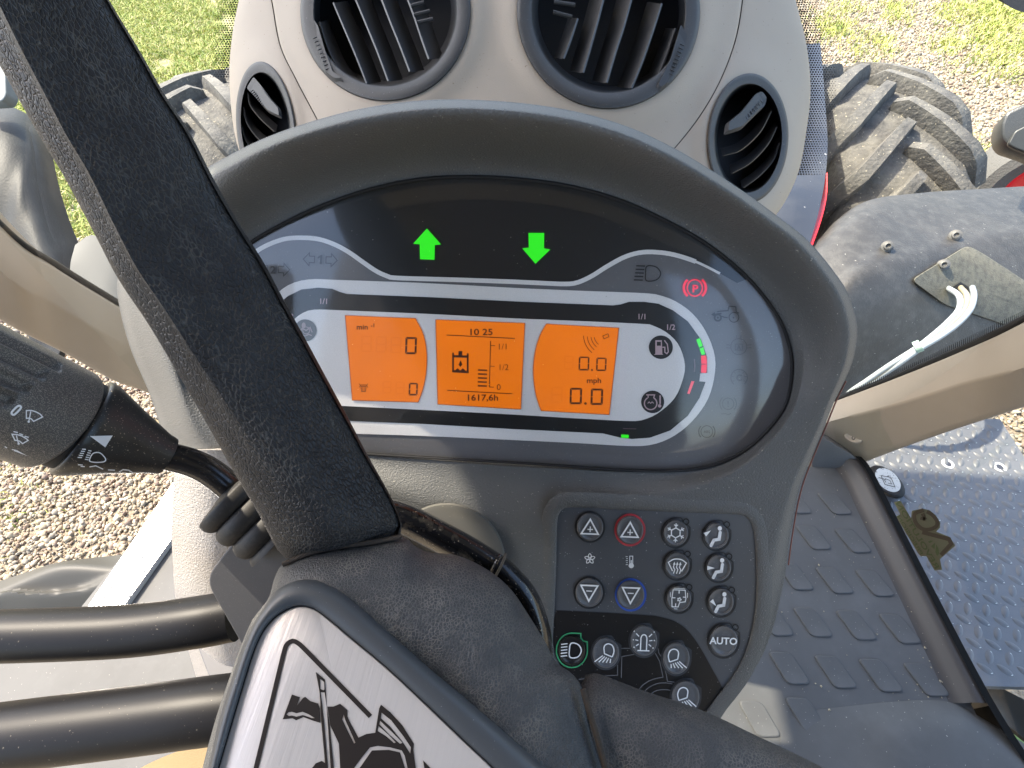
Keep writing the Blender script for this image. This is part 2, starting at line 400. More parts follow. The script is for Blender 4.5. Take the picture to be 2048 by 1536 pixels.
# ---- orange displays
M_lcd = pm('orange_backlit_lcd', (.06,.012,.001), .4, emit=1, ecol=(.77,.172,.002))
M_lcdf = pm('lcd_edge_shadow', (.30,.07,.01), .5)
M_seg = pm('lcd_segment', (.06,.014,.004), .5); M_seg2 = pm('lcd_dark_red', (.05,.008,.002), .5)
M_ghost = pm('lcd_ghost_segment', (.055,.011,.001), .5, emit=1, ecol=(.735,.158,.002))
A = [(691,631.5),(830.5,637.5)]+[tuple(p) for p in cr([(830.5,637.5),(845.7,668),(852.6,703.6),(852,742),(846,775),(836,804)], 24)][1:]+[(705,800)]
B = [(872,640),(1049,647),(1041,818),(876,808)]
C = [(1237,656.7),(1218,828.7)]+[tuple(p) for p in cr([(1082.6,821),(1072,787.6),(1067,743.7),(1071,702.7),(1081,670),(1093,648.5)], 24)]
def seg0(ink, x0, y0, x1, y1, t, g=1.1, lean=-1.0, parts='abcdef'):
    """one seven-segment character; corners of its box, segment thickness, gap"""
    ym = (y0+y1)/2; w = x1-x0
    L = lambda y: lean*(y-ym)/(y1-y0)
    def q(pts): ink.poly([(x+L(y), y) for x, y in pts])
    if 'a' in parts: q([(x0+g, y0), (x1-g, y0+.6), (x1-t, y0+t), (x0+t, y0+t)])
    if 'd' in parts: q([(x0+t, y1-t), (x1-t, y1-t), (x1-g, y1), (x0+g, y1)])
    for X, s, (u, l) in ((x0, 1, 'fe'), (x1, -1, 'bc')):
        if u in parts: q([(X, y0+g), (X+s*t, y0+t+g*.4), (X+s*t, ym-g*.9), (X, ym-g*.4)][::s])
        if l in parts: q([(X, ym+g*.4), (X+s*t, ym+g*.9), (X+s*t, y1-t-g*.4), (X, y1-g)][::s])
    if 'g' in parts: q([(x0+g*1.5, ym-t/2), (x1-g*1.5, ym-t/2), (x1-g*1.5, ym+t/2), (x0+g*1.5, ym+t/2)])
disps = []
for pts in (A, B, C):
    o = Ink(D, .0022, thick=.0006).poly(pts).build('display', M_lcd, dash); disps.append(o)
    Ink(D, .00195).stroke(pts, 2.2, True).build('display_edge', M_lcdf, o)
def on(disp, name, ink, mat): return ink.build(name, mat, disp)
h = .0026
a, b, c = disps
i = Ink(D, h); i.text('min', 724.5, 659, 10.5, .02, sx=1.05); i.text('-1', 746, 654.5, 7.5, .035); on(a, 'lettering', i, M_seg2)
i = Ink(D, h)
seg0(i, 810.5, 674, 833.5, 708.5, 4.0); seg0(i, 817.5, 765.5, 835.5, 791, 3.2); on(a, 'digits', i, M_seg)
i = Ink(D, h-.0002)
for k in range(3):
    seg0(i, 722+k*29.5, 671+k*1.2, 744+k*29.5, 704+k*1.2, 3.2, parts='abcdefg')
for k in range(2): seg0(i, 765+k*26, 762+k*1.2, 783+k*26, 787+k*1.2, 2.6, parts='abcdefg')
on(a, 'ghost_digits', i, M_ghost)
i = Ink(D, h); x, y = 727, 774          # power take-off symbol
i.stroke([(x-9,y-7),(x-6,y-3),(x-9,y+1)], 1.2); i.stroke([(x+9,y-7),(x+6,y-3),(x+9,y+1)], 1.2)
i.stroke([(x-6,y-4),(x+6,y-4)], 1.6); i.stroke([(x-5,y-1),(x+5,y-1),(x+4,y+9),(x-4,y+9)], 1.4, True); i.stroke([(x-1.5,y),(x-1.5,y+8)], 1); i.stroke([(x+1.5,y),(x+1.5,y+8)], 1)
on(a, 'shaft_symbol', i, M_seg2)
i = Ink(D, h)
i.text('10 25', 961.5, 670, 12.5, .018, sx=1.22); on(b, 'clock_lettering', i, M_seg2)
i = Ink(D, h); i.text('1617,6h', 964.5, 801, 12.0, .018, sx=1.18); on(b, 'hour_lettering', i, M_seg2)
i = Ink(D, h)
i.stroke([cL(230,350), cL(1185,397)], 1.8); i.stroke([cL(240,1122), cL(1150,1170)], 1.8)
i.stroke([cL(846,432), cL(830,1077)], 1.7); i.stroke([cL(846,495), cL(910,498)], 1.5); i.stroke([cL(838,784), cL(903,787)], 1.5); i.stroke([cL(830,1075), cL(893,1078)], 1.5)
i.text('1/1', *cL(1015,552), 12.0, sx=1.0); i.text('1/2', *cL(1025,840), 12.0, sx=1.0); i.text('0', *cL(960,1118), 12.0, sx=1.05)
on(b, 'scale', i, M_seg2)
for k in range(5):
    i = Ink(D, h); i.stroke([cL(670-k*1, 838+k*55), cL(798-k*1, 843+k*55)], 3.0); on(b, 'level_bar', i, M_seg)
i = Ink(D, h)
i.stroke([cL(322,595), cL(322,862)], 3.6); i.stroke([cL(527,605), cL(527,870)], 3.6); i.stroke([cL(310,645), cL(540,652)], 4.6)
i.stroke([cL(310,855), cL(540,868)], 4.6); i.poly([cL(398,572), cL(452,574), cL(450,640), cL(396,638)])
i.poly([cL(430,700), cL(440,735), cL(452,760), cL(424,795), cL(398,765), cL(412,735)])
i.poly([cL(350,845), cL(385,812), cL(420,845), cL(460,815), cL(500,850)]); on(b, 'tank_symbol', i, M_seg)
i = Ink(D, h)
seg0(i, 1157.5, 713, 1178.5, 741, 3.0); seg0(i, 1192.5, 715, 1213, 742, 3.0); i.disc(1184, 740, 2)
seg0(i, 1139.5, 775.5, 1164, 808.5, 4.0); seg0(i, 1181.5, 777, 1206, 810, 4.0); i.disc(1171, 807, 2.6); on(c, 'digits', i, M_seg)
i = Ink(D, h); i.text('mph', 1188, 766, 10.5, .02, sx=1.12)
for k, (r_, a0) in enumerate(((7,0),(13,0),(20,0),(27,0))): i.arc(*c6(640, 650), 16+r_*1.05, 128, 170+k*3, 1.4, n=10)
P = [c6(620,655), c6(655,640), c6(662,660), c6(628,675)]; i.stroke(P, 1.3, True); on(c, 'signal_symbol', i, M_seg2)
i = Ink(D, h-.0002); seg0(i, 1128, 711, 1147, 739, 2.8, parts='abcdefg'); seg0(i, 1102, 773, 1125, 806, 3.4, parts='abcdefg'); on(c, 'ghost_digits', i, M_ghost)

# ---- indicators
M_green = pm('lit_green', (.01,.15,.01), .5, emit=1, ecol=(.02,.80,.008)); M_red = pm('lit_red', (.15,.005,.01), .5, emit=1, ecol=(.80,.004,.03)); M_rose = pm('lit_red_dim', (.75,.06,.09), .5, emit=.4)
M_pink = pm('pinkish_print', (.50,.36,.38), .5); M_icon = pm('dark_icon_print', (.018,.018,.019), .45); M_icon2 = pm('faint_icon_print', (.085,.085,.09), .45)
def ind(name, ink, mat, label=None):
    o = ink.build(name, mat, dash)
    if label: o['label'] = label
    return o
up_ = [c5(1430,425), c5(1532,540), c5(1487,545), c5(1485,652), c5(1380,648), c5(1378,540), c5(1330,535)]
ind('direction_arrow', Ink(D, .0016).poly(up_), M_green, 'lit green arrow pointing up')
dn = [c6(112,-48), c6(220,-48), c6(218,57), c6(262,65), c6(160,162), c6(70,57), c6(115,52)]
ind('direction_arrow', Ink(D, .0016).poly(dn), M_green, 'lit green arrow pointing down')
def turn(x, y, num, mat, k=1.0):
    i = Ink(D, .0012, (x, y), k, 2.2)
    for s in (-1, 1):
        i.stroke([(s*34,0),(s*22,-13),(s*22,-6.5),(s*11.5,-6.5),(s*11.5,6.5),(s*22,6.5),(s*22,13)], 1.7, True)
    (i.poly([(-5,-5.5),(1,-9.5),(3.6,-9.5),(3.6,9),(-.6,9),(-.6,-4.5),(-5,-2)]) if num == '1' else i.text(num, 0, 8.5, 15, .03, sx=1.05)); ind('turn_signal_symbol', i, mat)
turn(640.5, 519.5, '1', M_icon); turn(546, 538.5, '2', pm('faded_icon', (.022,.022,.022), .45), .98)
i = Ink(D, .0012)                         # main beam
for k in range(5): i.stroke([c6(848-k*4, 176+k*24), c6(908-k*4, 178+k*24)], 2.6)
i.stroke([tuple(p) for p in cr([c6(922,178), c6(985,185), c6(1015,230), c6(985,272), c6(918,278), c6(912,228)], 30, True)], 2.2, True)
ind('high_beam_symbol', i, M_icon)
i = Ink(D, .0014); x, y = c6(1248, 327)   # lit parking brake
i.arc(x, y, 15.2, 0, 360, 2.8, ry=16.5, n=28); i.text('P', x+.5, y+8.5, 14.5, .03, sx=1.15)
for s0 in (0, 180): i.arc(x, y, 22, s0-50, s0+50, 5.0, ry=21)
ind('parking_brake_symbol', i, M_red, 'lit red parking brake symbol')
i = Ink(D, .0012)                         # front axle tractor
i.arc(*c6(1405,530), 6.4, 0, 360, 3.4); i.disc(*c6(1405,530), 2); i.arc(*c6(1515,528), 9.8, 0, 360, 1.8); i.disc(*c6(1512,530), 1.6)
i.stroke([c6(1400,490), c6(1425,486), c6(1475,482), c6(1482,452), c6(1528,456), c6(1530,490), c6(1550,500)], 2.2)
i.stroke([c6(1430,520), c6(1450,528), c6(1472,530)], 2); i.poly([c6(1360,508), c6(1385,492), c6(1382,524)]); i.stroke([c6(1378,508), c6(1430,502)], 3)
ind('front_axle_symbol', i, M_icon)
i = Ink(D, .0012); x, y = c6(1548, 728)   # diff lock
i.arc(x, y, 16, 0, 360, 1.7, n=26); i.text('A', x, y+6, 9, .02); i.stroke([(x-7,y-5),(x-7,y+7),(x+7,y+7),(x+7,y-5)], 1.3, True)
for s in (-1, 1):
    for dy in (-3, 3): i.stroke([(x+s*17, y+dy), (x+s*25, y+dy-1.0)], 1.5)
    i.stroke([(x+s*4, y-17), (x+s*4.5, y-23)], 1.5)
ind('differential_symbol', i, M_icon2)
i = Ink(D, .0012); x, y = c6(1550, 940)
i.arc(x, y, 16.5, -230, 50, 1.9, n=30); i.text('C', x, y+6, 12, .03)
for k in range(7):
    an = R(-210+k*40); i.stroke([(x+11*math.cos(an), y+11*math.sin(an)), (x+15*math.cos(an), y+15*math.sin(an))], 1.2)
ind('cruise_symbol', i, M_icon2)
i = Ink(D, .0012); x, y = c6(1475, 1118)
i.arc(x, y, 11.5, 0, 360, 1.5); i.text('!', x, y+6, 12, .01); [i.arc(x, y, 16.5, s0-45, s0+45, 1.6) for s0 in (0, 180)]; i.stroke([(x-14,y+20),(x-4,y+20),(x,y+22),(x+6,y+19)], 1.6)
ind('brake_symbol', i, M_icon2)
i = Ink(D, .0012); x, y = c6(1330, 1308)
i.arc(x, y, 11.8, 0, 360, 1.6); i.text('ABS', x, y+2.8, 5.2, .02, sx=1.0); [i.arc(x, y, 16.2, s0-42, s0+42, 2.2) for s0 in (0, 180)]
ind('abs_symbol', i, M_icon)
# scale print and bar segments on the black band
for tx_, p_ in (('1/1', c5(680,972)), ('1/1', c6(887,540)), ('1/2', c6(1082,612)), ('1/2', c5(428,1082))):
    i = Ink(D, .0016); i.text(tx_, *p_, 10.5, .02); ind('gauge_lettering', i, M_pink)
for P, mt in (([c6(1258,680), c6(1283,670), c6(1302,722), c6(1278,735)], M_green), ([c6(1280,742), c6(1306,730), c6(1318,780), c6(1294,784)], M_green),
              ([c6(1290,790), c6(1326,788), c6(1332,845), c6(1293,845)], M_red), ([c6(1293,850), c6(1332,849), c6(1326,908), c6(1290,905)], M_red),
              ([c6(1225,962), c6(1245,965), c6(1212,1052), c6(1196,1048)], M_rose), ([c6(746,1328), c6(797,1330), c6(797,1353), c6(744,1350)], M_green)):
    ind('gauge_bar', Ink(D, .0017).poly(P), mt)
i = Ink(D, .0016); i.stroke([c6(1245,812), c6(1248,860), c6(1245,900)], 2.6); ind('gauge_mark', i, pm('dim_mark', (.14,.09,.10), .5))
i = Ink(D, .0016); i.stroke([c6(758,1287), c6(848,1289)], 1.6); ind('gauge_mark', i, pm('dim_mark', (.14,.09,.10), .5))
def disc_icon(x, y, r_, draw, mat=M_pink, base=M_faceblk):
    o = Ink(D, .0019).disc(x, y, r_, r_*.98, n=36).build('gauge_disc', base, dash)
    i = Ink(D, .0021, (x, y)); draw(i); i.build('symbol', mat, o)
def fuel(i):
    i.poly([(-11,-14),(2,-14),(3,13),(5,15),(-14,15),(-11,13)], holes=[[(-8,-11),(0,-11),(0,-3),(-8,-3)]])
    i.stroke([(3,0),(8,0),(8,10),(12,13),(15,9),(13,-6),(7,-14)], 2.2)
disc_icon(*c6(1016,732), 24, fuel)
def temp(i):
    i.arc(-4, 3, 12.5, -60, 240, 2.4, n=24); i.stroke([(-9,-8),(-9,-14),(-13,-14)], 2); i.stroke([(-12,-14),(4,-14),(2,-8)], 2.2)
    i.stroke([(-10,3),(-7,0),(-4,3),(-1,0),(2,3)], 1.6); i.stroke([(15,-13),(15,4)], 3); i.disc(14, 8, 3.4)
disc_icon(*c6(960,1105), 23, temp)
def pump(i):
    i.disc(-3,-10,4,6); i.stroke([(-12,4),(-6,-4),(2,0),(10,-6),(14,4)], 2.4); i.stroke([(-13,10),(-7,8),(0,11),(7,8),(13,10)], 2); i.arc(2,0,7,0,360,1.6)
disc_icon(*c5(546,1165), 22.5, pump, mat=pm('grey_pink', (.34,.27,.28), .5), base=pm('disc_grey', (.09,.09,.09), .5))
# ---- clear lens over the cluster
G = []
gl = cr(GLASS, 160, True)
for k, (s, hh) in enumerate(((0, .0052), (.3, .0054), (.6, .0055), (.85, .0053), (.97, .0046), (1.0, .0036))):
    G.append([D(CX+(x-CX)*s, CY+(y-CY)*s, hh) for x, y in gl])
mb = MB(); mb.grid(G, cv=True); mb.build('clear_lens', glassmat('clear_lens', ior=1.7, rough=.085), dash, angle=80)
mb = MB(); mb.tube([D(CX+(x-CX)*.999, CY+(y-CY)*.999, .0035) for x, y in list(gl)+[gl[0]]], .0009, 8, caps=False); mb.build('lens_gasket', M_black, dash)

# ---- settled dust on the lens and the facia
i = Ink(D, .0058)
for k in range(170):
    a_ = rng.uniform(0, 6.283); r_ = math.sqrt(rng.uniform(0, 1)); gx, gy = gl[int(a_/6.2832*160) % 160]; s_ = rng.choice([.35, .5, .7, 1.1], p=[.4,.35,.2,.05])
    i.disc(CX+(gx-CX)*r_*.96, CY+(gy-CY)*r_*.96, s_, s_*rng.uniform(.6, 1.3), n=6)
tag(i.build('dust', pm('dust_specks', (.42,.40,.36), .9), dash), kind='stuff')
# ---- keypad
def c9(x, y): return (1080+x/4.357, 990+y/4.357)
def c10(x, y): return (1080+x/4.551, 1200+y/4.551)
KP = [(1140,1015),(1250,1019.5),(1380,1025),(1472,1029),(1494,1036),(1506,1056),(1511,1100),(1513,1170),(1508,1235),(1494,1295),(1470,1345),(1432,1395),(1388,1446),(1300,1470),(1200,1440),(1120,1330),(1107,1290),(1108,1240),(1112,1140),(1114,1050),(1120,1025)]
kp = [tuple(p) for p in cr(KP, 140, True)]
kx, ky = 1310, 1230
G = []
for s, hh in ((1.095, BH+.0008), (1.075, BH+.0019), (1.04, BH+.0024), (1.012, BH+.0023), (1.004, BH+.0018), (.999, BH+.0004), (.996, BH-.001)):
    off = s-1
    ring = []
    for q, (x, y) in enumerate(kp):
        x0, y0 = kp[q-1]; x1, y1 = kp[(q+1) % len(kp)]; nx, ny = (y1-y0), -(x1-x0); l = math.hypot(nx, ny)
        ring.append(D(x+nx/l*off*330, y+ny/l*off*330, hh))
    G.append(ring)
mb = MB(); mb.grid(G, cv=True); mb.build('keypad_surround', M_dash, dash, angle=60)
PH = BH+.0006
M_pad = pm('keypad_membrane', (.075,.08,.09), .42, bump=(3500,.1,2), specks=(900,.745,(.4,.4,.4)))
M_padblk = pm('keypad_black_print', (.009,.009,.010), .40, specks=(700,.755,(.3,.3,.3)))
Ink(D, PH).poly(kp).build('keypad_membrane', M_pad, dash)
blk = [(1113,1221),(1220,1226),(1310,1232)]+[tuple(p) for p in cr([(1320,1234),(1348,1242),(1372,1258),(1392,1282),(1408,1308)], 16)]+[(1447,1379),(1430,1400),(1388,1446),(1300,1470),(1200,1440),(1120,1330),(1107,1290),(1108,1240)]
Ink(D, PH+.0003).poly(blk).build('keypad_black_field', M_padblk, dash)
M_btn = pm('button_dome', (.10,.105,.115), .42, bump=(3500,.06,2), specks=(1200,.76,(.35,.35,.35)))
M_btnk = pm('button_dome_black', (.016,.016,.017), .34)
M_groove = pm('button_groove', (.018,.02,.024), .5); M_line = pm('grey_line_print', (.14,.14,.15), .5)
def button(x, y, r_, draw, ry=None, led=True, ringc=None, dome=M_btn, outline_=True, tab=None, label=None):
    ry = ry or r_*1.06
    G = []
    for s, hh in ((1.0, PH+.0002), (.975, PH+.0016), (.93, PH+.0023), (.86, PH+.0022), (.79, PH+.0016), (.6, PH+.0017), (.3, PH+.0018), (0.02, PH+.0018)):
        G.append([D(x+r_*s*math.cos(2*math.pi*q/40), y+ry*s*math.sin(2*math.pi*q/40), hh) for q in range(40)])
    mb = MB(); mb.grid(G, cv=True); o = mb.build('button', dome, dash, angle=70)
    if label: o['label'] = label
    if led or tab:
        k = 4.0; pts = []
        for q in range(0, 33): an = R(2+q*(268)/32); pts.append((x+(r_+k)*math.cos(an), y+(ry+k)*math.sin(an)))
        tx, ty = x+r_*.78, y-ry*.92
        pts += [(x+r_*.42, y-ry-k), (tx-6, ty-3), (tx-3, ty+5), (tx+5, ty+9), (x+r_+k, ty+13)]
        if tab: Ink(D, PH+.0005).poly(pts).build('button_collar', tab, o)
        elif led: Ink(D, PH+.0004).stroke(pts, 2.6, True).build('button_outline', ringc or M_groove, o)
        if led:
            lx, ly = x+r_*.84, y-ry*.86; Ink(D, PH+.0006).arc(lx, ly, 5.6, 0, 360, 2.2, n=18).build('led_ring', M_black, o)
    else:
        Ink(D, PH+.0004).arc(x, y, r_+2.2, 0, 360, 3.4 if ringc is None else 4.0, ry=ry+2.2, n=40).build('button_outline', ringc or M_groove, o)
    i = Ink(D, PH+.0027, (x, y), 1.0, 2.3); draw(i); i.build('symbol', M_white, o)
    return o
def plus(i): i.stroke([(0,-15),(17,14),(-17,14)], 3.1, True); i.stroke([(-5,5),(6,5)], 2.3); i.stroke([(.5,-1),(.5,10.5)], 2.3)
def minus(i): i.stroke([(0,17),(17,-14),(-17,-14)], 3.1, True); i.stroke([(-6,-3),(6,-3)], 2.2)
def snow(i):
    i.stroke([(10*math.cos(R(30+60*k)), 10*math.sin(R(30+60*k))) for k in range(6)], 2.2, True)
    for k in range(6):
        a = R(-90+60*k); c_, s_ = math.cos(a), math.sin(a); i.stroke([(10*c_,10*s_),(19*c_,19*s_)], 2.0)
        for d in (-1, 1): b_ = a+d*R(50); i.stroke([(13*c_,13*s_),(13*c_+5*math.cos(b_),13*s_+5*math.sin(b_))], 1.8)
def defrost(i):
    i.stroke([(-9,12),(-18,-5)]+[tuple(p) for p in cr([(-18,-5),(-9,-11),(0,-12.5),(9,-11),(18,-5)], 12)][1:]+[(9,12)], 2.2)
    for x in (-6,0,6): i.stroke([(x,-2),(x-1.5,4),(x+1.5,9),(x-1,17)], 2.0); i.poly([(x-2.6,-1),(x,-7),(x+2.6,-1)])
def cabair(i):
    i.stroke([(-12,-17),(12,-17),(14,0),(13,6),(2,8),(-1,17),(-13,17),(-14,0)], 1.8, True)
    for P in ([(0,-17),(0,-10)],[(-14,-1),(-7,-1)],[(14,-3),(8,-3)],[(-6,17),(-6,10)]): i.stroke(P, 2)
    for k in range(5): a = R(72*k); i.disc(1+3*math.cos(a), 2+3*math.sin(a), 1.7)
    i.stroke([(-11,-20),(12,-20)], 1.2); i.stroke([(-17,-12),(-17,-2)], 1.2); i.stroke([(17,-12),(17,-2)], 1.2); i.stroke([(-9,21),(-2,21)], 1.2)
def seat(dx, dy, rot):
    def f(i):
        i.disc(6,-15,4.2,4.6); i.stroke([(7,-7),(5.5,7),(-5,9),(-10,20)], 6.2); i.disc(7,-7,3.1); i.disc(5.5,7,3.1); i.disc(-5,9,3.1); i.disc(-10,20,3.1)
        a = R(rot); c_, s_ = math.cos(a), math.sin(a)
        i.poly([(dx+u*c_-v*s_, dy+u*s_+v*c_) for u, v in ((-8,-4.2),(7,0),(-8,4.2))])
    return f
def auto(i): i.text('AUTO', 0, 7, 13.5, .025, sx=1.02)
def beam(i):
    i.stroke([tuple(p) for p in cr([(-2,-14),(12,-12),(19,0),(12,13),(-3,14),(-5,0)], 26, True)], 2.4, True)
    for k in range(5): i.stroke([(-22,-11+k*6),(-9,-13+k*6)], 2.2)
def work(flip):
    def f(i):
        s = -1 if flip else 1
        P = cr([(-3,2),(-4,-12),(3,-18),(12,-15),(16,-4),(13,8)], 20)
        i.stroke([(s*p[0], p[1]) for p in P], 2.4); i.stroke([(s*-3,2),(s*13,8)], 2.4)
        for k in range(5):
            t = k/4; x0, y0 = -6+t*16, 6+t*6; x1, y1 = -21+t*30, 19+t*1
            if k == 0: x1 -= 1
            i.stroke([(s*x0, y0), (s*x1, y1)], 2.2)
    return f
def beacon(i):
    i.stroke([(-6,19),(-6,-5)]+[tuple(p) for p in cr([(-6,-5),(-4,-10),(0,-12),(4,-10),(6,-5)], 9)][1:]+[(6,19)], 2.4); i.stroke([(-12,20),(12,20)], 2.4)
    for s in (-1, 1):
        for P in ([(10,-8),(16,-14)],[(11,0),(17,-1)],[(10,7),(15,11)]): i.stroke([(s*x, y) for x, y in P], 2.0)
        for x, y in ((20,-18),(21,-1),(19,14)): i.disc(s*x, y, 1.3)
button(*c9(436,278), 26.5, plus, led=False, label='round button with a white plus triangle')
button(*c9(784,305), 27, plus, led=False, ringc=pm('red_ring', (.45,.045,.06), .5), label='round button ringed in red')
button(*c9(428,850), 27.5, minus, led=False, label='round button with a white minus triangle')
button(*c9(790,870), 27.5, minus, led=False, ringc=pm('blue_ring', (.03,.09,.42), .5), label='round button ringed in blue')
button(*c9(1183,330), 24.5, snow); button(*c9(1196,612), 24.5, defrost); button(*c9(1210,902), 24.5, cabair)
button(*c9(1538,355), 24.5, seat(-17,-6,-38)); button(*c9(1558,634), 24.5, seat(-15,1,0)); button(*c9(1578,930), 25.5, seat(-14,4,48))
button(*c9(1600,1270), 28, auto, ry=31)
button(*c10(290,458), 27, beam, ry=30, led=False, tab=M_btnk, dome=M_btnk)
pts = [(c10(290,458)[0]+31*math.cos(R(2+q*268/32)), c10(290,458)[1]+34.5*math.sin(R(2+q*268/32))) for q in range(33)]
pts += [c10(372,305), c10(372,345), c10(392,372), c10(430,382)]
Ink(D, PH+.0007).stroke(pts, 2.6, True).build('green_ring', pm('green_ring', (.05,.36,.15), .5), dash)
M_tab = pm('work_button_collar', (.045,.05,.058), .45)
button(*c10(600,480), 27, work(False), ry=31, led=False, tab=M_tab); button(*c10(945,370), 27, beacon, ry=31, led=False, tab=M_tab)
button(*c10(1240,530), 27, work(True), ry=32, led=False, tab=M_tab); button(*c10(1325,880), 28, work(True), ry=33, led=False, tab=M_tab)
button(*c10(630,880), 27, work(False), ry=31, led=False, tab=M_tab); button(*c10(980,1010), 28, work(True), ry=31, led=False, tab=M_tab)
i = Ink(D, PH+.00045)
for P in ([(740,440),(820,440)], [(350,724),(520,695),(706,684),(706,590)], [(740,710),(745,515),(870,492)], [(1050,485),(1090,560),(1120,700)], [(1075,440),(1080,480),(1105,520),(1150,680),(1160,740),(1225,748)],
          [(800,892),(855,895),(880,860)]): i.stroke([c10(*p) for p in P], 1.6)
for P in ([(870,865),(930,780),(1020,725),(1122,702)], [(925,865),(985,800),(1070,760),(1150,755),(1205,765)], [(1000,860),(1060,825),(1130,815),(1185,822)], [(1100,955),(1150,945),(1210,965),(1260,1010),(1300,1080)], [(1400,1040),(1412,1100)]):
    i.stroke([c10(*p) for p in cr(P, 14)], 1.7)
i.build('tractor_outline_print', M_line, dash)
i = Ink(D, PH+.0005); x, y = c9(434,556)
for k in range(5):
    a = 72*k-90; ca, sa = math.cos(R(a)), math.sin(R(a)); i.stroke([tuple(p) for p in cr([(x+1.5*ca,y+1.5*sa),(x+6*ca-3*sa,y+6*sa+3*ca),(x+10.5*ca,y+10.5*sa),(x+6*ca+3*sa,y+6*sa-3*ca)], 12, True)], 1.6, True)
x, y = c9(795,585); i.stroke([(x-3,y-12),(x+3,y-12),(x+3,y+4),(x-3,y+4)], 1.6, True); i.disc(x, y+7, 5.2); i.stroke([(x,y-4),(x,y+4)], 2.4)
for k in range(5): i.stroke([(x-11+(k%2), y-11+k*4), (x-7, y-11+k*4)], 1.3)
i.build('fan_and_thermometer_print', M_white, dash)

# ================================================================== STEERING WHEEL
def dH(px, py): return .196-.00006*(py-1090)+.00001*(px-680)
wheel = thing('steering_wheel', 'black leather steering wheel with a brushed metal badge on its hub', 'steering wheel', W(760, 1450, .22))
def spoke(LE, RE, d0, d1, thick, n=70, ridge=.0, end_round=True, name='spoke', dfun=None):
    L = cr(LE, n); Rr = cr(RE, n); G = []
    for i in range(n):
        t = i/(n-1); d = d0+(d1-d0)*t
        a, b = W(L[i][0], L[i][1], d), W(Rr[i][0], Rr[i][1], d); c = (a+b)/2; x = (b-a)/2
        to = (CAMP-c).normalized(); to = (to-x.normalized()*to.dot(x.normalized())).normalized()
        k = 1.0; th_ = thick
        if end_round:
            e = (1-t)/.035
            if e < 1: k = .93+.07*math.sqrt(max(0, 1-(1-e)**2)); th_ = thick*(.35+.65*math.sqrt(max(0, 1-(1-e)**2)))
        ring = []
        for j in range(40):
            an = 2*math.pi*j/40; ca, sa = math.cos(an), math.sin(an)
            xx = math.copysign(abs(ca)**.85, ca); zz = math.copysign(abs(sa)**.85, sa)*th_
            if sa > 0: zz += ridge*math.exp(-((xx+.16)/.16)**2)*(1-sst(.55, .95, t)) - ridge*.9*sst(.05, -.75, -abs(xx) if xx > 0 else 0)
            ring.append(c+x*xx*k+to*(zz-th_*.25))
        G.append(ring)
    mb = MB(); mb.grid(G, cv=True); mb.cap(G[0]); mb.cap(G[-1])
    return mb
LE = [(-190,-190),(-90,-30),(0,132),(78,269),(130,354),(195,474),(238,556),(301,650),(353,737),(410,836),(465,937),(520,1033),(562,1120)]
RE = [(20,-330),(120,-160),(207,0),(268,105),(317,193),(366,268),(415,366),(460,445),(515,533),(556,610),(587,665),(639,759),(690,850),(723,911),(766,984),(796,1045),(801,1074)]
spoke(LE, RE, .148, .198, .0165, ridge=.007).build('spoke', M_leather, wheel, angle=80)['label'] = 'wide upper spoke running to the top left corner'
spoke([(1150,1640),(1230,1700),(1330,1740),(1500,1830),(1640,1920)][::-1], [(1158,1376),(1194,1374),(1245,1393),(1300,1413),(1366,1433),(1432,1459),(1498,1490),(1600,1536),(1760,1610)][::-1], .165, .190, .018, n=50).build('spoke', M_leather_hub, wheel, angle=80)['label'] = 'lower spoke running out of the bottom edge'
def pol2(pts, cx, cy, n):
    P = cr(pts, 1200, True); a = np.arctan2(P[:,1]-cy, P[:,0]-cx); r = np.hypot(P[:,0]-cx, P[:,1]-cy)
    o = np.argsort(a); a, r = a[o], r[o]; t = np.linspace(-math.pi, math.pi, n+1)[:-1]
    return [(cx+q*math.cos(x), cy+q*math.sin(x)) for x, q in zip(t, np.interp(t, np.r_[a-2*math.pi, a, a+2*math.pi], np.r_[r, r, r]))]
HUB = [(566,1128),(620,1103),(700,1088),(800,1073),(830,1092),(857,1104),(918,1112),(979,1142),(1022,1179),(1054,1225),(1093,1288),(1111,1323),(1146,1349),(1168,1382),(1180,1425),(1212,1530),(1240,1640),(1100,1780),(800,1840),(420,1800),(385,1640),(405,1536),(432,1436),(460,1352),(482,1292),(505,1240),(538,1195),(548,1160)]
hcx, hcy = 770, 1450
ho = pol2(HUB, hcx, hcy, 200); G = []
for s, dd in ((.97, .05), (.99, .018), (1.0, .008), (.99, .003), (.965, -.001), (.93, -.0035), (.88, -.006), (.8, -.009), (.7, -.011), (.6, -.012), (.5, -.012), (.4, -.010), (.3,-.008)):
    ring = []
    for x, y in ho:
        X, Y = hcx+(x-hcx)*s, hcy+(y-hcy)*s; d = dH(X, Y)+dd
        if s < .97: d -= .004*math.exp(-(((X-640)/90)**2+((Y-1150)/50)**2))
        ring.append(W(X, Y, d))
    G.append(ring)
mb = MB(); mb.grid(G, cv=True); mb.cap(G[-1]); mb.build('hub_cover', M_leather_hub, wheel, angle=80)
seam = pm('dusty_seam', (.04,.028,.018), .85, bump=(2500,.9,2), dirt=(900,.4,.7,(.02,.018,.015)))
mb = MB(); mb.tube([W(x, y, dH(x, y)-.001) for x, y in cr([(566,1129),(620,1106),(680,1093),(740,1085),(803,1073)], 40)], .0010, 10); mb.build('leather_seam', seam, wheel)
mb = MB(); mb.tube([W(x, y, dH(x, y)-.004) for x, y in cr([(1166,1378),(1176,1415),(1190,1460),(1212,1540)], 30)], .0011, 10); mb.build('leather_seam', seam, wheel)
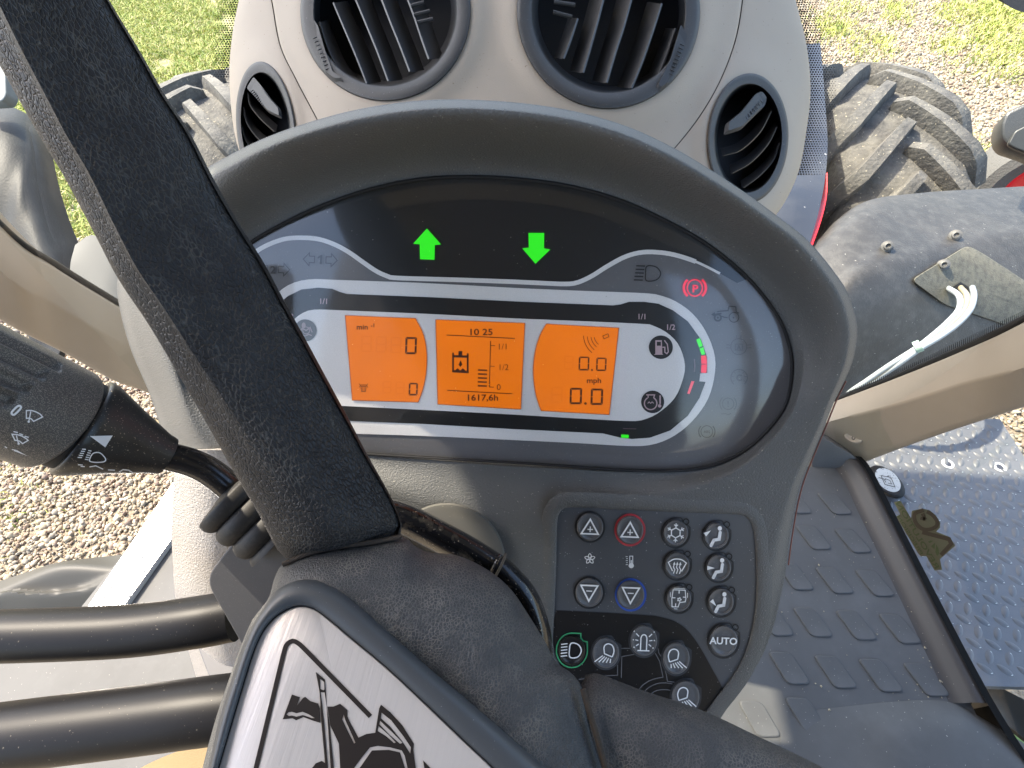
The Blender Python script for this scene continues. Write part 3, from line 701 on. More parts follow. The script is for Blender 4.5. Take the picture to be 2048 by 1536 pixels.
# badge
pts3 = [W(590, 1180, dH(590,1180)-.013), W(430, 1536, dH(430,1536)-.014), W(1000, 1536, dH(1000,1536)-.0145)]
nH = (pts3[1]-pts3[0]).cross(pts3[2]-pts3[0]).normalized()
if nH.dot(CAMP-pts3[0]) < 0: nH = -nH
H = plane_fn(pts3[0], nH)
BZ = [(385,1660),(416,1536),(439,1436),(465,1352),(486,1292),(509,1240),(546,1188),(582,1165),(624,1159),(661,1170),(700,1196),(791,1277),(869,1345),(934,1399),(1090,1536),(1210,1650),(1200,1730),(800,1760),(420,1740)]
PL = [(408,1640),(437,1536),(486,1371),(505,1310),(517,1280),(532,1254),(556,1230),(588,1214),(616,1214),(642,1227),(700,1275),(791,1352),(934,1488),(985,1536),(1110,1660),(1090,1700),(800,1715),(430,1705)]
bcx, bcy = 690, 1480
bo, bi = pol2(BZ, bcx, bcy, 240), pol2(PL, bcx, bcy, 240); G = []
for s, hh in ((0, -.012), (0, -.002), (.06, .0005), (.2, .0028), (.45, .0040), (.7, .0038), (.86, .0030), (.93, .0022), (.97, .0012), (1.0, -.001)):
    G.append([H(a[0]+(b[0]-a[0])*s, a[1]+(b[1]-a[1])*s, hh) for a, b in zip(bo, bi)])
mb = MB(); mb.grid(G, cv=True); bez = mb.build('badge_bezel', M_rubber, wheel, angle=60)
mb = MB(); mb.tube([H(x, y, .0008) for x, y in bi+bi[:1]], .0006, 6, caps=False); mb.build('bezel_groove', M_black, bez)
M_brush = pm('brushed_metal', (.62,.585,.555), .45, metal=.4, uv=True, stretch=(1,.045,1), aniso=(900,.26,.50), bump=(700,.10,4))
G = []
for s, hh in ((1.0, .0002), (.992, .0014), (.985, .0016), (.5, .0016), (.02, .0016)):
    G.append([H(bcx+(x-bcx)*s, bcy+(y-bcy)*s, hh) for x, y in bi])
mb = MB(); mb.grid(G, cv=True); mb.uv = {k: (c_[0], c_[1]) for k, c_ in enumerate([((v-pts3[0]).dot(UW), (v-pts3[0]).dot(VW)) for v in mb.v])}
# brush direction leans a few degrees: rotate the texture frame
ang = R(-9); mb.uv = {k: (u*math.cos(ang)-v*math.sin(ang), u*math.sin(ang)+v*math.cos(ang)) for k, (u, v) in mb.uv.items()}
plate = mb.build('badge_plate', M_brush, wheel, angle=50)
def c8(x, y): return (480+x/4.096, 1280+y/4.096)
M_emb = pm('badge_black_print', (.014,.010,.009), .42)
i = Ink(H, .0018); i.stroke([(512,1536+60),(512,1536),(567,1308)]+[tuple(p) for p in cr([(567,1308),(573,1290),(585,1282),(597,1287),(608,1297)], 12)][1:]+[(741,1433)], 9.5); i.build('badge_border', M_emb, plate)
i = Ink(H, .0018)
P = lambda *a: [c8(x, y) for x, y in a]
i.poly(P((620,260),(697,325),(712,545),(735,690),(770,1049),(770,1300),(700,1300),(700,1049),(668,690),(652,420)), holes=[P((656,318),(690,345),(692,405),(684,412),(658,400)), P((662,428),(694,430),(712,560),(742,1049),(742,1280),(722,1280),(722,1049),(692,690))])
i.poly(P((425,445),(460,458),(492,468),(465,540),(515,475),(535,465),(575,500),(640,520),(655,560),(660,680),(600,662),(520,632),(460,658),(430,642),(350,650)), holes=[P((382,610),(398,592),(425,588),(462,600),(512,588),(560,608),(612,640),(590,640),(515,615),(462,628),(425,618),(400,622))])
i.poly(P((715,545),(765,545),(820,522),(880,575),(880,625),(905,680),(970,800),(1035,770),(1108,760),(1140,560),(1155,530),(1230,590),(1330,700),(1425,850),(1420,900),(1440,1049),(1470,1300),(1300,1300),(1372,1049),(1350,950),(1325,905),(1230,880),(1130,868),(1065,880),(1000,960),(935,1049),(900,1300),(780,1300),(820,1049),(815,940),(810,850),(740,700)),
       holes=[P((850,610),(838,650),(880,740),(935,848),(945,840),(905,750),(862,655)), P((1160,595),(1155,640),(1230,710),(1330,830),(1395,930),(1400,880),(1340,790),(1240,660)), P((1148,662),(1142,690),(1230,780),(1310,850),(1332,842),(1240,750)), P((1135,705),(1128,745),(1200,790),(1262,845),(1275,838),(1215,775))])
i.poly(P((590,1049),(620,1010),(670,990),(700,1010),(700,1300),(560,1300),(575,1100)))
i.poly(P((980,1049),(1080,905),(1220,900),(1310,920),(1352,1049),(1400,1300),(900,1300)))
i.poly(P((1500,985),(1560,1049),(1700,1200),(1620,1200),(1540,1100),(1510,1049)))
i.build('knight_emblem', M_emb, plate)

# ================================================================== STEERING COLUMN SHROUD
shroud = thing('column_shroud', 'glossy black curved column shroud emerging behind the steering wheel hub', 'shroud', W(900, 1200, .28))
O = [(690,985),(775,996),(827,1011),(888,1042),(949,1075),(1003,1109),(1024,1124),(1039,1139),(1061,1163),(1079,1192),(1092,1226),(1103,1270),(1108,1330)]
Oc = cr(O, 70); G = []
for i_, (x, y) in enumerate(Oc):
    a = Oc[max(0, i_-1)]; b = Oc[min(69, i_+1)]; tx, ty = b-a; l = math.hypot(tx, ty); nx, ny = -ty/l, tx/l
    G.append([W(x+nx*o, y+ny*o, d) for o, d in ((4,.30),(0,.272),(1.5,.262),(7,.2565),(16,.2535),(30,.2525),(40,.2545),(44,.2535),(48,.2525),(56,.254),(66,.262),(72,.28))])
mb = MB(); mb.grid(G); mb.build('shroud_arc', M_gblack, shroud, angle=70)
mb = MB(); mb.tube([W(1011,1108,.254), W(1009,1116,.2515), W(1002,1132,.250), W(993,1149,.2505), W(985,1160,.256)], .0007, 8); mb.build('clip', pm('worn_clip', (.08,.07,.055), .5), shroud)
mb = MB(); mb.tube([W(1001,1110,.254), W(995,1120,.2515), W(987,1136,.2505), W(980,1148,.254)], .0009, 8); mb.build('clip', M_gblack, shroud)
cdisc = []
for s, hh in ((1, .006), (.97, .0115), (.9, .0125), (.5, .0130), (.02, .0130)):
    cdisc.append([D(893+118*s*math.cos(2*math.pi*q/60), 1124+118*s*math.sin(2*math.pi*q/60), BH+hh*.6) for q in range(60)])
mb = MB(); mb.grid(cdisc, cv=True); mb.build('column_disc', pm('smoky_disc', (.112,.11,.10), .4, specks=(700,.74,(.2,.19,.16)), dirt=(60,.55,.8,(.13,.125,.11))), dash, angle=60)

# ================================================================== MULTIFUNCTION STALK
stalk = thing('multifunction_stalk', 'dark grey control stalk with white wiper and light symbols left of the wheel', 'stalk', W(334, 912, .27))
def revolve(pts, prof, seg=56, ribs=None):
    """pts: axis samples, prof list of (t, r) with t along axis 0..1"""
    A = cr([tuple(p) for p in pts], 60) if len(pts) > 2 else None
    G = []; up = None
    P = [Vector(p) for p in pts]
    def at(t):
        if A is None: return P[0].lerp(P[-1], t)
        q = np.array([tuple(x) for x in A]); k = t*59; i0 = int(min(58, k)); return Vector(q[i0]*(1-(k-i0))+q[i0+1]*(k-i0))
    for t, r_ in prof:
        c = at(t); dr = (at(min(1, t+.01))-at(max(0, t-.01))).normalized()
        ref = Vector((0,0,1)); x = dr.cross(ref).normalized(); y = x.cross(dr).normalized(); ring = []
        for j in range(seg):
            an = 2*math.pi*j/seg; rr = r_
            if ribs: rr -= ribs(t, an)
            ring.append(c+x*math.cos(an)*rr+y*math.sin(an)*rr)
        G.append(ring)
    return G
gA, gB = W(-190, 705, .185), W(120, 837, .2305)
RIB = []
def gang(px, py):
    """angle and station of a point on the grip"""
    dr = (gB-gA).normalized(); x = dr.cross(Vector((0,0,1))).normalized(); y = x.cross(dr).normalized(); o = CAMP; r_ = ray(px, py).normalized()
    best = None; t = .1
    while t < .4:
        p = o+r_*t; z = (p-gA).dot(dr); v = (p-gA)-dr*z
        if v.length < .0243: break
        t += .0004
    return math.atan2(v.dot(y), v.dot(x)) % (2*math.pi), z/(gB-gA).length
for q in ((120,735),(90,750),(57,776),(26,804)): RIB.append(gang(*q))
def ribs(t, an):
    k = 0
    for a0, t0 in RIB:
        da = (an-a0+math.pi) % (2*math.pi)-math.pi; k += math.exp(-(da/.10)**4)*(1-sst(t0-.012, t0+.012, t))
    return .0027*k
RG = .0243
G = revolve([gA, gB], [(0, RG*.96)]+[(t, RG) for t in np.linspace(.02, .97, 60)]+[(.99, RG*.985), (1.0, RG*.95), (1.0, RG*.8)], 160, ribs)
mb = MB(); mb.grid(G, cv=True); mb.cap(G[-1]); grip = mb.build('grip', M_stalk, stalk, angle=50)
cA, cB = W(160, 851, .2365), W(336, 913, .262)
ax = (cB-cA).normalized()
G = revolve([gB-ax*.004, cA+ax*.004], [(0, .0215), (.5, .0212), (1, .0215)], 64); mb = MB(); mb.grid(G, cv=True); mb.build('collar', M_black, stalk)
G = revolve([cA, cB], [(0, .021), (.0, .0228), (.015, .0236), (.05, .0238), (.12, .0232), (.5, .0168), (.9, .0106), (.95, .0103), (.99, .0098), (1.0, .008)], 96)
mb = MB(); mb.grid(G, cv=True); mb.cap(G[0]); mb.cap(G[-1]); cone = mb.build('cone', M_stalk2, stalk, angle=50)
mb = MB(); mb.tube([Vector(p) for p in cr([tuple(W(330,911,.261)), tuple(W(385,926,.266)), tuple(W(430,950,.270)), tuple(W(480,992,.276))], 24)], .0073, 24); mb.build('rod', pm('stalk_rod', (.02,.019,.019), .2, dirt=(500,.6,.8,(.2,.17,.13))), stalk)
bA, bB = W(452, 984, .272), W(562, 1070, .279)
prof = []
for k in range(61):
    t = k/60; ph = t*3.35
    r_ = .0075+.0105*sst(0, .08, t); r_ += .0040*abs(math.sin(math.pi*(ph)))**.45-.001 if t > .03 else 0
    prof.append((t, r_))
G = revolve([bA, bB], prof, 56); mb = MB(); mb.grid(G, cv=True); mb.cap(G[0]); mb.build('rubber_boot', M_boot, stalk, angle=50)
# print on the cylinders: project the drawing onto the surface
def on_rev(A_, B_, ra, rb, lift=.0002):
    ax_ = (B_-A_); Ln = ax_.length; ax_ = ax_.normalized()
    def f(px, py, h=0):
        o = CAMP; r_ = ray(px, py).normalized(); lo, hi = .1, .45; prev = None
        def g(t):
            p = o+r_*t; z = (p-A_).dot(ax_); rad = ((p-A_)-ax_*z).length; return rad-(ra+(rb-ra)*z/Ln)-lift
        t = .10
        while t < .5 and g(t) > 0: t += .0008
        a_, b_ = t-.0008, t
        for _ in range(14):
            m_ = (a_+b_)/2
            if g(m_) > 0: a_ = m_
            else: b_ = m_
        return o+r_*a_
    f.n = Vector((0,0,1)); return f
Fg = on_rev(gA, gB, RG, RG)
def c1(x, y): return (x/8.533, 780+y/8.533)
i = Ink(Fg); i.stroke([tuple(p) for p in cr([c1(200,380),c1(290,285),c1(340,270),c1(355,310),c1(260,410),c1(215,420)], 26, True)], 4.2, True); i.build('zero_mark', M_white, stalk)
def wiper(P, w=2.4):
    i = Ink(Fg); i.stroke([c1(*p) for p in P[0]], w, True); i.stroke([c1(*p) for p in P[1]], w); i.disc(*c1(*P[2]), 2.4)
    for q in P[3:]: i.stroke([c1(*p) for p in q], 2.2)
    i.build('wiper_mark', M_white, stalk)
wiper([[(450,350),(540,350),(620,375),(690,415),(725,460),(575,535),(530,490),(490,480),(450,485)], [(525,365),(500,500),(490,540)], (490,540)])
wiper([[(205,755),(290,760),(370,785),(440,825),(480,860),(385,915),(330,870),(290,860),(255,860)], [(280,775),(300,860),(318,915)], (318,915), [(230,708),(305,728)], [(330,745),(395,768)], [(418,788),(490,808)]])
i = Ink(Fg); i.stroke([c1(80,965),c1(120,990)], 2); i.stroke([c1(200,1015),c1(280,1030),c1(370,1080),c1(460,1122),c1(350,1075),c1(240,1035)], 1.6); i.build('wiper_mark', M_white, stalk)
Fc = on_rev(cA, cB, .0256, .0094, .0003)
def c0(x, y): return (x/3.657, 650+y/3.657)
i = Ink(Fc); i.poly([c0(658,812), c0(825,808), c0(770,895)]); i.build('arrow_mark', M_white, stalk)
i = Ink(Fc); i.stroke([tuple(p) for p in cr([c0(655,985), c0(680,940), c0(730,935), c0(770,975), c0(765,998), c0(715,1005), c0(665,1000)], 30, True)], 2.2, True)
for k in range(5):
    i.stroke([c0(600-k*8,908+k*15), c0(628-k*7,910+k*15)], 2.0); i.stroke([c0(645-k*6,918+k*16), c0(668-k*5,922+k*16)], 2.0)
i.build('headlamp_mark', M_white, stalk)
i = Ink(Fc)
i.stroke([c0(570,1022), c0(605,1024)], 2); i.stroke([c0(590,1034), c0(620,1036)], 2); i.stroke([c0(655,1038), c0(700,1030), c0(755,1055)], 2); i.stroke([c0(790,1060), c0(840,1062)], 1.8); i.stroke([c0(870,1075), c0(900,1058), c0(940,1062), c0(975,1082)], 2)
i.build('headlamp_mark', M_white, stalk)

# ================================================================== COLUMN BOX AND LEVER TUBES
def slab(name, pts, fn, h, depth, mat, parent=None, bev=.004, bevpx=None, n=120, **kw):
    cx_ = sum(p[0] for p in pts)/len(pts); cy_ = sum(p[1] for p in pts)/len(pts)
    P = pol2(pts, cx_, cy_, n); G = []
    for s, hh in ((0.01, 0), (.5, 0), (1-2*bev*6, 0), (1-bev*5, -.0003), (1-bev*2, -.0012), (1.0, -.003), (1.0, -depth)):
        G.append([fn(cx_+(x-cx_)*s, cy_+(y-cy_)*s, h+(hh if hh > -.01 else 0)) - fn.n*(depth if hh <= -depth+1e-9 else 0) for x, y in P])
    mb = MB(); mb.grid(G, cv=True); mb.cap(G[-1]); return mb.build(name, mat, parent, angle=50, **kw)
def rpoly(pts, r_, n=6):
    out = []; k = len(pts)
    for i_ in range(k):
        a, b, c = Vector(pts[i_-1]), Vector(pts[i_]), Vector(pts[(i_+1) % k]); u = (a-b).normalized(); v = (c-b).normalized()
        rr = min(r_, (a-b).length*.45, (c-b).length*.45)
        for q in range(n+1):
            t = q/n; out.append(tuple((b+u*rr)*(1-t)**2+2*b*t*(1-t)+(b+v*rr)*t*t))
    return out
def rslab(name, pts, r_, fn, h, depth, mat, parent=None, inset=2.0, label=None, **kw):
    """flat plate with rounded corners and a small bevel; pts in picture order on plane fn"""
    P = rpoly(pts, r_); n = len(P); cx_ = sum(p[0] for p in P)/n; cy_ = sum(p[1] for p in P)/n
    def ins(k):
        out = []
        for i_ in range(n):
            a, b, c = P[i_-1], P[i_], P[(i_+1) % n]; tx, ty = c[0]-a[0], c[1]-a[1]; l = math.hypot(tx, ty) or 1; nx, ny = -ty/l, tx/l
            if (cx_-b[0])*nx+(cy_-b[1])*ny < 0: nx, ny = -nx, -ny
            out.append((b[0]+nx*k, b[1]+ny*k))
        return out
    bvh = inset*.28*(fn(cx_, cy_)-CAMP).length/F
    r0 = [fn(x, y, h) for x, y in ins(inset)]; r1 = [fn(x, y, h)-fn.n*bvh*.3 for x, y in ins(inset*.35)]; r2 = [fn(x, y, h)-fn.n*bvh for x, y in P]; r3 = [p-fn.n*depth for p in r2]
    m = MB(); m.grid([r0, r1, r2, r3], cv=True)
    tri = tessellate_polygon([[Vector((x, y, 0)) for x, y in ins(inset)]]); m.add(r0, tri); m.add(r3, tri)
    o = m.build(name, mat, parent, angle=50, **kw)
    if label: o['label'] = label
    return o
box = thing('column_switch_box', 'flat dark grey box with rounded corners behind the steering wheel hub', 'switch box', D(500, 1150, .02))
rslab('box_cover', [(409,1158),(540,992),(640,1010),(700,1150),(640,1400),(500,1318)], 34, D, .055, .05, M_housing, box, inset=3)
tubes = []
for pts, r_, lb in (([(-140,1272,.335),(0,1272,.335),(250,1262,.335),(400,1243,.335),(470,1230,.338)], .0165, 'upper of two black lever tubes entering from the left edge'),
                    ([(-140,1492,.31),(0,1474,.31),(250,1443,.31),(430,1419,.31),(600,1400,.315)], .0192, 'lower and thicker black lever tube beside the wheel hub')):
    mb = MB(); mb.tube([Vector(p) for p in cr([tuple(W(*p)) for p in pts], 40)], r_, 40)
    tag(mb.build('lever_tube', M_tube), lb, 'lever', 'black lever tubes left of the hub')
# ================================================================== CONSOLE FLANK under the dashboard
cons = thing('column_console', 'light grey textured console flank standing on the cab floor below the dashboard', 'console', W(430, 1370, .62))
G = loft([[(352,900,.335),(347,960,.36),(343,1050,.40),(346,1130,.44),(352,1200,.48),(374,1290,.54),(400,1380,.60),(420,1460,.66)],
          [(392,900,.30),(392,960,.325),(392,1050,.36),(397,1130,.395),(408,1200,.43),(420,1290,.49),(440,1380,.55),(460,1460,.61)],
          [(455,900,.29),(455,960,.31),(455,1050,.345),(458,1130,.38),(465,1200,.415),(475,1290,.475),(490,1380,.535),(510,1460,.595)],
          [(640,900,.30),(640,960,.32),(640,1050,.355),(640,1130,.39),(640,1200,.425),(640,1290,.485),(640,1380,.545),(640,1460,.605)]], 50, 20)
m_ = solidify(G, c2w(Vector((.06,0,.12)))); m_.build('flank_panel', pm('console_texture_grey', (.34,.32,.30), .5, bump=(650,.9,2), var=(700,.15), spec=.6), cons, angle=60)
Kc = plane_fn(W(440, 1330, .505), (CAMP-W(440,1330,.505)).normalized()*.6+Vector((-.25,-.1,.4)))
rslab('switch_panel', [(383,1262),(500,1262),(510,1385),(430,1385)], 10, Kc, .0, .02, pm('inset_grey', (.10,.10,.105), .5), cons, inset=3)
G = []
for s, hh in ((1,.001),(.95,.004),(.8,.005),(.02,.0055)):
    G.append([Kc(447+25*s*math.cos(q*math.pi/16), 1283+17*s*math.sin(q*math.pi/16), hh) for q in range(32)])
mb = MB(); mb.grid(G, cv=True); mb.build('plug', pm('inset_dark', (.05,.05,.052), .5), cons)

# ================================================================== AIR VENT POD
pod = thing('air_vent_pod', 'beige rounded air vent pod behind the dashboard with four round vents', 'vent pod', W(1040, 500, .46))
VE = [(771,22,171,181,0), (1217,22,184,197,0), (532,258,59,136,-6), (1496,277,81,131,3)]
def rho(v, x, y):
    cx_, cy_, a, b, r_ = v; c_, s_ = math.cos(R(r_)), math.sin(R(r_)); dx, dy = x-cx_, y-cy_
    return math.hypot((dx*c_+dy*s_)/a, (-dx*s_+dy*c_)/b)
def S0(x, y):
    u = (x-1040)/580; return .405+.055*u*u+.05*u**4+(200-y)*.00010
def S(x, y):
    d = S0(x, y)
    for v in VE:
        q = rho(v, x, y); d -= .006*math.exp(-((q-1.02)/(.16 if v[2] > 100 else .3))**2)
    return d
eL = [(515,-160),(492,-60),(478,0),(466,60),(459,130),(461,200),(470,270),(488,330),(520,400)]
sL = [(505,-160),(528,-60),(543,0),(560,90),(590,155),(632,235),(680,330),(720,420)]
sR = [(1490,-160),(1488,-60),(1485,0),(1471,80),(1441,160),(1401,230),(1353,292),(1290,360),(1220,420)]
eR = [(1545,-160),(1572,-60),(1590,0),(1612,90),(1620,180),(1612,260),(1597,340),(1568,405),(1520,470)]
def panel(name, A_, B_, n, m_, ea=False, eb=False, ins=(1.2, 1.2)):
    a_, b_ = cr(A_, n), cr(B_, n); mb = MB(); G = []
    for i_ in range(n):
        row = []
        ts = list(np.linspace(0, 1, m_))
        wpx = math.hypot(*(b_[i_]-a_[i_])); t0, t1 = ins[0]/wpx, 1-ins[1]/wpx
        for side, flag in ((0, ea),):
            x, y = a_[i_]
            if flag: row += [W(x+4, y, S(x, y)+.12), W(x+1, y, S(x, y)+.035), W(x-0, y, S(x, y)+.012)]
            else: row += [W(x+ins[0], y, S(x, y)+.006)]
        for t in ts:
            tt = t0+(t1-t0)*t; x, y = a_[i_]*(1-tt)+b_[i_]*tt; dd = 0
            if ea: dd += .012*math.exp(-(tt*wpx)/9)
            if eb: dd += .012*math.exp(-((1-tt)*wpx)/12)
            if not ea: dd += .0012*math.exp(-(tt*wpx)/3)
            if not eb: dd += .0012*math.exp(-((1-tt)*wpx)/3)
            row.append(W(x, y, S(x, y)+dd))
        x, y = b_[i_]
        if eb: row += [W(x+1, y, S(x, y)+.03), W(x-2, y, S(x, y)+.09), W(x-6, y, S(x, y)+.14)]
        else: row += [W(x-ins[1], y, S(x, y)+.006)]
        G.append(row)
    k = len(G[0]); fs = []; vs = [p for r_ in G for p in r_]
    PX = [proj(p) for p in vs]
    for i_ in range(n-1):
        for j in range(k-1):
            q = (i_*k+j, i_*k+j+1, (i_+1)*k+j+1, (i_+1)*k+j)
            cx_ = sum(PX[z][0] for z in q)/4; cy_ = sum(PX[z][1] for z in q)/4
            if 2 < j < k-4 and any(rho(v, cx_, cy_) < .93 for v in VE): continue
            if not (2 < j < k-4) and any(rho(v, cx_, cy_) < .88 for v in VE): continue
            fs.append(q)
    mb.add(vs, fs); return mb.build(name, M_beige, pod, angle=60)
panel('side_panel', eL, sL, 110, 26, ea=True); panel('centre_panel', sL, sR, 130, 170); panel('side_panel', sR, eR, 120, 44, eb=True)
for Cv in (sL, sR):
    mb = MB(); mb.tube([W(x, y, S(x, y)+.005) for x, y in cr(Cv, 60)], .0014, 8); mb.build('seam_gap', pm('seam_dark', (.05,.04,.03), .8), pod)
def vent(v, tabp, slats, ladder, side, lab):
    cx_, cy_, a, b, r_ = v; c_, s_ = math.cos(R(r_)), math.sin(R(r_)); big = a > 100
    def E(rr, n=96): return [(cx_+rr*a*math.cos(t)*c_-rr*b*math.sin(t)*s_, cy_+rr*a*math.cos(t)*s_+rr*b*math.sin(t)*c_) for t in [2*math.pi*q/n for q in range(n)]]
    inn = .835 if big else .83
    G = []
    for rr, dd in ((1.0, .004), (1.0, -.0055), (.985, -.0085), (.95, -.0098), (inn+.05, -.0082), (inn+.012, -.0075), (inn, -.006), (inn-.005, .002), (inn-.04, .03), (inn-.07, .06)):
        G.append([W(x, y, S0(x, y)+dd) for x, y in E(rr)])
    mb = MB(); mb.grid(G, cv=True); o = mb.build('air_vent', M_vent, pod, angle=45); o['label'] = lab
    mb = MB(); ring = [W(x, y, S0(x, y)+.058) for x, y in E(inn-.05)]; mb.cap(ring); mb.build('duct_back', M_black, o)
    mb = MB(); mb.grid([[W(x, y, S0(x, y)+.0015) for x, y in E(inn+.004)], [W(x, y, S0(x, y)+.058) for x, y in E(inn-.045)]], cv=True); mb.build('duct_wall', M_black, o)
    for sl, back in slats:
        C_ = cr(sl, 26); A1 = [W(x, y, S0(x, y)-.001) for x, y in C_]
        B1 = [W(x+back[0], y+back[1], S0(x, y)+.020) for x, y in C_]
        t = UW*(.0014 if big else .0010)
        mb = MB(); mb.grid([[p-t for p in A1], [p-c2w(Vector((0,0,.0012))) for p in A1], [p+t for p in A1], [p+t*.6 for p in B1], [p-t*.6 for p in B1]], cu=True)
        mb.build('slat', M_slat, o, angle=35)
    for (x0, y0), (x1, y1) in ladder:
        mb = MB(); mb.tube([W(x0, y0, S0(x0, y0)-.003), W(x1, y1, S0(x1, y1)-.002)], .0016, 8); mb.build('rung', M_slat, o)
    if tabp:
        P = rpoly(tabp, 5, 3); f_ = [W(x, y, S0(x, y)-.0085) for x, y in P]; bk = [W(x, y, S0(x, y)+.006) for x, y in P]
        cxx = sum(p[0] for p in P)/len(P); cyy = sum(p[1] for p in P)/len(P)
        f2 = [W(cxx+(x-cxx)*.8, cyy+(y-cyy)*.8, S0(x, y)-.0105) for x, y in P]
        mb = MB(); mb.grid([bk, f_, f2], cv=True); tri = tessellate_polygon([[Vector((x, y, 0)) for x, y in P]]); mb.add(f2, tri); mb.build('adjuster_tab', pm('tab_plastic', (.03,.03,.031), .6), o, angle=35)
        q0, q1 = side[:2]
        for k in range(9):
            t = (k+.5)/9; x = q0[0]+(q1[0]-q0[0])*t; y = q0[1]+(q1[1]-q0[1])*t; dx, dy = side[2]
            mb = MB(); mb.tube([W(x, y, S0(x, y)-.0108), W(x+dx, y+dy, S0(x, y)-.0106)], .0005, 6); mb.build('grip_rib', M_slat, o)
B1_ = (26, -4)
vent(VE[0], [(627,38),(636,52),(650,100),(668,150),(690,166),(672,166),(650,148),(633,95)],
     [([(640,45),(652,85),(672,130),(700,166)], (18,-6)), ([(668,6),(690,58),(713,112),(735,168)], B1_), ([(708,-12),(733,48),(756,104),(778,163)], B1_), ([(758,-18),(781,42),(802,94),(821,144)], B1_), ([(810,-18),(829,32),(845,80),(859,119)], B1_)],
     [((822,12),(848,5)), ((828,30),(860,22)), ((836,45),(866,38))], ((632,70),(660,140),(-7,3)), 'large air vent left of centre')
vent(VE[1], [(1362,48),(1375,72),(1362,116),(1343,147),(1335,172),(1318,185),(1310,178),(1341,116)],
     [([(1154,38),(1141,78),(1126,118)], (-16,-4)), ([(1207,-6),(1193,48),(1179,98),(1165,146)], (-24,-4)), ([(1264,-10),(1247,52),(1229,108),(1212,166)], (-26,-4)), ([(1322,8),(1304,64),(1284,122),(1262,177)], (-26,-4)), ([(1350,58),(1334,106),(1306,176)], (-18,-2))],
     [((1108,4),(1150,10)), ((1106,24),(1144,34)), ((1110,-12),(1152,-6))], ((1362,84),(1336,150),(8,4)), 'large air vent right of centre')
vent(VE[2], [(507,153),(493,176),(512,195),(528,215),(538,226),(565,239),(562,219),(540,195),(522,171)],
     [([(496,186),(502,212),(524,240),(550,264)], (4,-14)), ([(487,214),(494,244),(512,272),(540,298)], (4,-14)), ([(483,252),(490,276),(506,300),(530,322)], (4,-12)), ([(481,285),(487,304),(500,325)], (4,-12))],
     [], ((500,182),(526,213),(5,-4)), 'small air vent beside the wheel spoke')
vent(VE[3], [(1524,182),(1534,195),(1530,211),(1481,260),(1447,271),(1450,249),(1481,224),(1511,188)],
     [([(1446,312),(1480,301),(1518,266),(1541,224)], (-4,-16)), ([(1464,347),(1500,326),(1534,290),(1553,254)], (-4,-16)), ([(1486,376),(1518,352),(1546,320),(1559,286)], (-4,-14)), ([(1512,395),(1540,372),(1558,336)], (-4,-12))],
     [((1521,392),(1530,384)), ((1529,388),(1540,378))], ((1528,204),(1482,252),(-4,-6)), 'small air vent at the right end of the pod')

# ================================================================== CAB: pillars, glass, floor, roof
FZ = 1.30                                   # cab floor height
Fl = plane_fn((0,0,FZ), (0,0,1))
def pil(name, top, crease, bot, lab, back):
    T_, K_, B_ = cr(top, 60), cr(crease, 60), cr(bot, 60); G = []
    for a_, b_, c_ in zip(T_, K_, B_):
        row = [a_+np.array((1.5, 3, .012)), a_*.97+b_*.03]
        for t in (.1, .3, .5, .7, .85, .94): row.append(a_*(1-t)+b_*t-np.array((0, 0, .006*math.sin(math.pi*t*.6))))
        row.append(b_-np.array((0, 0, .0055)))
        for t in (.06, .15, .3, .5, .7, .85, .96): row.append(b_*(1-t)+c_*t-np.array((0, 0, .0055*(1-t)**2+.002*math.sin(math.pi*t))))
        row += [c_+np.array((0, 0, .003)), c_+np.array((0, -2, .02))]
        G.append([W(*q) for q in row])
    mb = solidify(G, back); o = mb.build(name, M_beige2, None, angle=60); return tag(o, lab, 'pillar')
rp = pil('cab_pillar', [(1600,828,.99),(1666,803,.96),(1797,753,.84),(1930,698,.72),(2048,642,.62),(2300,500,.5)],
    [(1600,868,.97),(1660,843,.94),(1797,807,.82),(1928,766,.70),(2048,735,.60),(2300,640,.48)],
    [(1650,962,.99),(1712,932,.96),(1790,901,.87),(1906,860,.75),(2048,814,.64),(2300,730,.5)],
    'beige cab pillar running from the right edge down to the floor corner', Vector((.02,.03,-.03)))
lp = pil('cab_pillar', [(-260,170,.5),(0,456,.62),(111,534,.70),(228,606,.80),(330,668,.9),(420,720,1.0)],
    [(-260,250,.48),(0,540,.60),(100,603,.69),(200,663,.77),(300,718,.88),(420,780,.98)],
    [(-260,480,.5),(0,640,.63),(123,703,.73),(227,761,.82),(298,787,.9),(400,850,1.0)],
    'beige cab pillar at the left edge behind the control stalk', Vector((-.02,.03,-.03)))
# screw cap on the right pillar
Kp = plane_fn(W(1707, 875, .925), (CAMP-W(1707,875,.92)).normalized()+Vector((0,0,.3)))
G = []
for s, hh in ((1,0),(.96,.003),(.85,.004),(.72,.0025),(.4,.002),(.02,.002)):
    G.append([Kp(1707+18*s*math.cos(q*math.pi/20)+3*s*math.sin(q*math.pi/20), 876+10.5*s*math.sin(q*math.pi/20)+3*s*math.cos(q*math.pi/20), hh) for q in range(40)])
mb = MB(); mb.grid(G, cv=True); mb.build('screw_cap', pm('cap_beige', (.40,.33,.26), .5), rp)
i = Ink(Kp, .0025); i.arc(1707, 876, 3, 0, 360, 1.4); i.build('cap_recess', M_black, rp)
